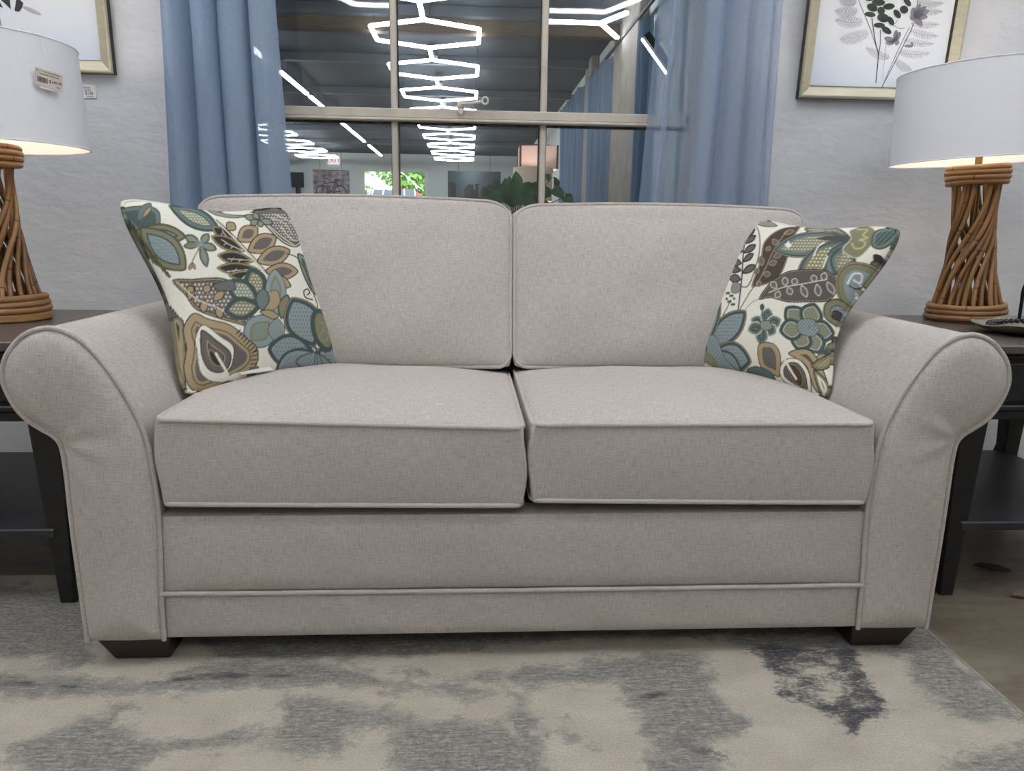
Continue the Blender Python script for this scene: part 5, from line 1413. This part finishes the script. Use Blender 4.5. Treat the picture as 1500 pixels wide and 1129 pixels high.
def vn(u, v, f, seed):
    return .5 + .25 * (np.sin(u * f + seed) * np.cos(v * f * 1.3 + 2 * seed) + np.sin((u + v) * f * 1.7 + seed * 3) * np.cos((u - v) * f * 2.1))
def paint_bike(u, v):
    n1 = vn(u, v, 9, 1.3); n2 = vn(u, v, 23, 4.1); c = np.array((168, 150, 148.))[None] * (.55 + .6 * n1[:, None]) + np.array((20, 26, 36.)) * (n2[:, None] - .5) * 2
    c[:, 2] += 16 * (1 - v); P = np.stack([u * 1.25, v], 1)
    def seg(a, b, w_):
        a, b = np.array(a), np.array(b); d = b - a; t = np.clip(((P - a) @ d) / (d @ d), 0, 1); return np.linalg.norm(P - a - t[:, None] * d, axis=1) < w_
    m = np.zeros(len(u), bool)
    for cx in (.30, .92): m |= np.abs(np.hypot(P[:, 0] - cx, P[:, 1] - .27) - .20) < .018
    for a, b in (((.30, .27), (.42, .66)), ((.42, .55), (.80, .58)), ((.80, .64), (.62, .25)), ((.44, .52), (.62, .25)), ((.62, .25), (.92, .27)), ((.80, .58), (.92, .27)), ((.36, .70), (.52, .70)), ((.74, .66), (.88, .66))): m |= seg(a, b, .016)
    c[m] = (44, 36, 36); return c
def paint_city(u, v):
    c = np.array((150, 170, 178.))[None] * (.45 + .5 * np.exp(-((u - .45) / .3) ** 2) * (v + .3))[:, None] + np.zeros((len(u), 3))
    R_ = np.random.default_rng(5)
    for k in range(26):
        x = R_.uniform(0, 1); w_ = R_.uniform(.02, .06); h_ = R_.uniform(.3, .6) + .35 * abs(x - .45); m = (np.abs(u - x) < w_) & (v < h_); s_ = R_.uniform(.35, .8); c[m] = np.array((92, 84, 84.)) * s_ + 40 * vn(u[m], v[m], 30, k)[:, None] * .5
    m = v < .18; c[m] = np.array((70, 60, 58.)) + 60 * (vn(u[m], v[m], 40, 2)[:, None] - .4); return c
canvas('brown and grey painting of a bicycle on the far wall', -4.673, -3.635, 1.62, 2.462, paint_bike)
canvas('grey blue painting of a city skyline on the far wall', -.75, .807, 1.60, 2.498, paint_city)

# dresser and lamps deep in the showroom
t = thing('dresser', 'dark wooden dresser under the showroom lamps', 'dresser', (.62, 6.95, 0)); box('body', -.42, .42, -.45, .45, .08, .92, M['dresser'], t, .006); box('top', -.44, .44, -.47, .47, .92, .95, M['dresser'], t, .006)
for k in range(3): d_ = box('drawer', -.39, .39, -.465, -.44, .12 + k * .265, .36 + k * .265, M['dresser'], t, .004); lathe('knob', [(0, 0), (.015, 0), (.015, .02), (0, .024)], M['brass'], d_, 16).matrix_local = Matrix.Translation((0, -.465, .24 + k * .265)) @ Matrix.Rotation(PI / 2, 4, 'X')
for sx in (-.38, .38):
    for sy_ in (-.4, .4): box('leg', sx - .03, sx + .03, sy_ - .03, sy_ + .03, 0, .08, M['dresser'], t, .003)
M['warm_shade'] = simple('lit_cream_shade', lin(240, 222, 196), .9, var=.02)
def showroom_lamp(label, x, y, z, r, z0, z1, mat, trim, square=False):
    t = thing('showroom_lamp', label, 'lamp', (x, y, z)); lathe('base', [(.07, 0), (.08, .02), (.03, .05), (.045, (z0 - z) * .6), (.015, (z0 - z))], M['pot'], t, 24)
    n = 4 if square else 40; off = PI / 4 if square else 0; rr = r * (1.414 if square else 1)
    V = [(rr * math.cos(off + 2 * PI * j / n), rr * math.sin(off + 2 * PI * j / n), zz - z) for zz in (z0, z1) for j in range(n)]
    mk('lamp_shade', V, [(j, (j + 1) % n, n + (j + 1) % n, n + j) for j in range(n)], mat, t, not square)
    tube('stem', [(0, 0, z0 - z - .02), (0, 0, z1 - z - .03)], .008, M['brass'], t, 8)
    mb = MB()
    for q in range(2): mb.tube([(0, 0, z1 - z - .03), (rr * math.cos(off + q * PI), rr * math.sin(off + q * PI), z1 - z - .01)], .004, 5)
    mb.build('shade_spider', M['brass'], t)
    if trim:
        mb = MB(); mb.tube([(V[j + n][0], V[j + n][1], V[j + n][2]) for j in range(n)], .012, 6, True)
        if square:
            for j in range(4): mb.tube([V[j], V[j + 4]], .012, 6)
        mb.build('shade_trim', M['dark_trim'], t)
    ld = bpy.data.lights.new('bulb_light', 'POINT'); ld.energy = 3.5; ld.color = (1, .88, .78); ld.shadow_soft_size = .04
    lo = bpy.data.objects.new('bulb_light', ld); C.objects.link(lo); lo.parent = t; lo.location = (0, 0, (z0 + z1) / 2 - z)
showroom_lamp('cream drum lamp on the dresser beyond the window', .555, 6.70, .951, .205, 1.12, 1.455, M['warm_shade'], False)
showroom_lamp('blush square lamp with dark trim behind the cream lamp', .64, 7.18, .951, .20, 1.47, 1.715, M['pink_shade'], True, True)

# curtains, rod and jambs along the right showroom wall
def drape(label, y0, y1, ztop, folds, x=1.40, amp=.05):
    n = folds * 10; ys = np.linspace(y0, y1, n); zs = np.linspace(.03, ztop, 14); V = []; UVs = []
    for z in zs:
        for i, y in enumerate(ys): V.append((x + amp * math.sin(2 * PI * folds * i / (n - 1)) - .01 * math.sin(z * 2 + i), y, z)); UVs.append((y * 1.6, z))
    k = len(ys); F = [(i * k + j, i * k + j + 1, (i + 1) * k + j + 1, (i + 1) * k + j) for i in range(len(zs) - 1) for j in range(k - 1)]
    tag(mk('drape', V, F, M['curtain_far'], None, True, np.array(UVs), 0), label, 'curtain', 'blue drapes along the showroom wall')
drape('blue drape on the showroom right wall, farthest of three', 9.1, 11.3, 2.72, 8)
drape('blue drape on the showroom right wall, middle one, hung from a dark rod', 7.15, 8.35, 2.66, 5)
drape('blue drape on the showroom right wall, nearest and narrowest', 5.42, 5.66, 2.62, 2, 1.42)
o = tube('curtain_rod', [(1.40, 5.2, 2.69), (1.40, 8.6, 2.69)], .018, M['led_body'], None, 10); tag(o, 'dark grey curtain rod along the right showroom wall', 'curtain rod')
for y0, y1 in ((8.45, 8.95), (5.80, 6.95)): struct(box('trim_2' if y0 > 8 else 'trim_3', 1.40, 1.499, y0, y1, 0, HC - .002, M['weathered'], bev=.01), 'weathered pale window jamb between drapes', 'jamb')

# ------------------------------------------------------------------ outside the shopfront
struct(box('ground', -26, 20, FY + .16, 52, -.1, .25, M['asphalt'], bev=0), 'sunlit street outside', 'ground')
def tree(label, x, y, z0, r, seed, n=900, flat=1.0, trunk=True):
    R_ = np.random.default_rng(seed); t = thing('tree', label, 'tree', (x, y, .25), 'trees across the street'); lm = MB(); V = []; F = []
    ctrs = R_.normal(size=(14, 3)) * np.array((r * .5, r * .4, r * .42 * flat)); 
    for k in range(n):
        c = ctrs[k % 14] + R_.normal(size=3) * r * .22; c[2] += z0 - .25
        a = R_.normal(size=3); a /= np.linalg.norm(a); b = np.cross(a, R_.normal(size=3)); b /= np.linalg.norm(b); s_ = r * R_.uniform(.05, .10); i = len(V)
        V += [c - a * s_, c + b * s_ * .6, c + a * s_, c - b * s_ * .6]; F.append((i, i + 1, i + 2, i + 3))
    lm.add(V, F); lm.build('foliage', M['tree'], t, False)
    if trunk: tube('trunk', catmull([(0, 0, 0), (.05, 0, (z0 - .25) * .5), (0, 0, z0 - .25)], 6), .16, M['bark'], t, 10)
tree('bushy green tree across the street, right half of the shopfront window', -2.2, 35, 2.9, 2.2, 1, 1500)
tree('green tree farther along the street, right of the shopfront view', 4.2, 36, 3.0, 2.2, 2, 600)
tree('low green shrub behind the red van, left of the shopfront view', -5.0, 31.2, 1.5, .95, 3, 900, .8, True)
tree('green tree at the left edge of the shopfront view', -9.0, 36, 3.2, 2.0, 4, 600)
vn_ = thing('van', 'red van parked outside the shopfront window', 'van', (-2.73, 27.0, .25))
V = []; F = []; prof = [(-1.0, .35), (-1.04, .8), (-1.0, 1.15), (-.93, 1.55), (-.80, 1.82), (-.5, 1.91), (0, 1.94), (.5, 1.91), (.80, 1.82), (.93, 1.55), (1.0, 1.15), (1.04, .8), (1.0, .35)]
ysn = [(-2.2, .86, .55), (-2.1, .97, .62), (-1.35, 1, 1.0), (1.9, 1, 1.0), (2.1, .97, .97)]
for (yv, sx, sz) in ysn: V += [(x * sx, yv, .35 + (z - .35) * sz) for x, z in prof]
k = len(prof)
for i in range(len(ysn) - 1):
    for j in range(k): F.append((i * k + j, i * k + (j + 1) % k, (i + 1) * k + (j + 1) % k, (i + 1) * k + j))
F += [tuple(range(k))[::-1], tuple((len(ysn) - 1) * k + j for j in range(k))]
mk('body', V, F, M['red_car'], vn_, True, None, 30)
mk('windscreen', [(-.84, -2.12, 1.34), (.84, -2.12, 1.34), (.68, -1.45, 1.895), (-.68, -1.45, 1.895), (-.84, -1.95, 1.34), (.84, -1.95, 1.34), (.68, -1.33, 1.88), (-.68, -1.33, 1.88)], [(0, 1, 2, 3), (7, 6, 5, 4), (0, 4, 5, 1), (1, 5, 6, 2), (2, 6, 7, 3), (3, 7, 4, 0)], M['car_glass'], vn_, False)
for x in (-.84, -.42, 0, .42, .84): tube('roof_bar', [(x * .97, -2.13, 1.33), (x * .83, -1.44, 1.905)], .025, M['chrome'], vn_, 8)
for sx in (-.95, .95):
    for yv in (-1.4, 1.4):
        w_ = lathe('wheel', [(.0, -.1), (.30, -.1), (.33, -.06), (.33, .06), (.30, .1), (.0, .1)], M['tyre'], vn_, 28); w_.rotation_euler = (0, PI / 2, 0); w_.location = (sx, yv, .335)

# ------------------------------------------------------------------ lights of the near room
hex_chain('row of white hexagon lights over the loveseat side of the room', -2.48, -.30, 4, 2.72, 'led', 1.655, .515, .54, 'ceiling light', 'x')
hex_chain('row of white hexagon lights farther back in the room', -.83, -3.0, 2, 2.72, 'led', 1.655, .515, .54, 'ceiling light', 'x')
wd = bpy.data.worlds.new('sky'); bpy.context.scene.world = wd; wd.use_nodes = True
bg = wd.node_tree.nodes['Background']; bg.inputs[0].default_value = (.80, .90, 1.0, 1); bg.inputs[1].default_value = 1.3
sn = bpy.data.lights.new('sun', 'SUN'); sn.energy = 4.0; sn.angle = .01; so = bpy.data.objects.new('sun', sn); C.objects.link(so); so.rotation_euler = (math.radians(40), math.radians(15), math.radians(20))
S = bpy.context.scene
S.view_settings.view_transform = 'Standard'; S.view_settings.look = 'None'; S.view_settings.gamma = 1.0; S.view_settings.use_curve_mapping = False
S.view_settings.exposure = 0.58
S.cycles.max_bounces = 10; S.cycles.diffuse_bounces = 5; S.cycles.transparent_max_bounces = 16; S.cycles.caustics_reflective = False; S.cycles.caustics_refractive = False
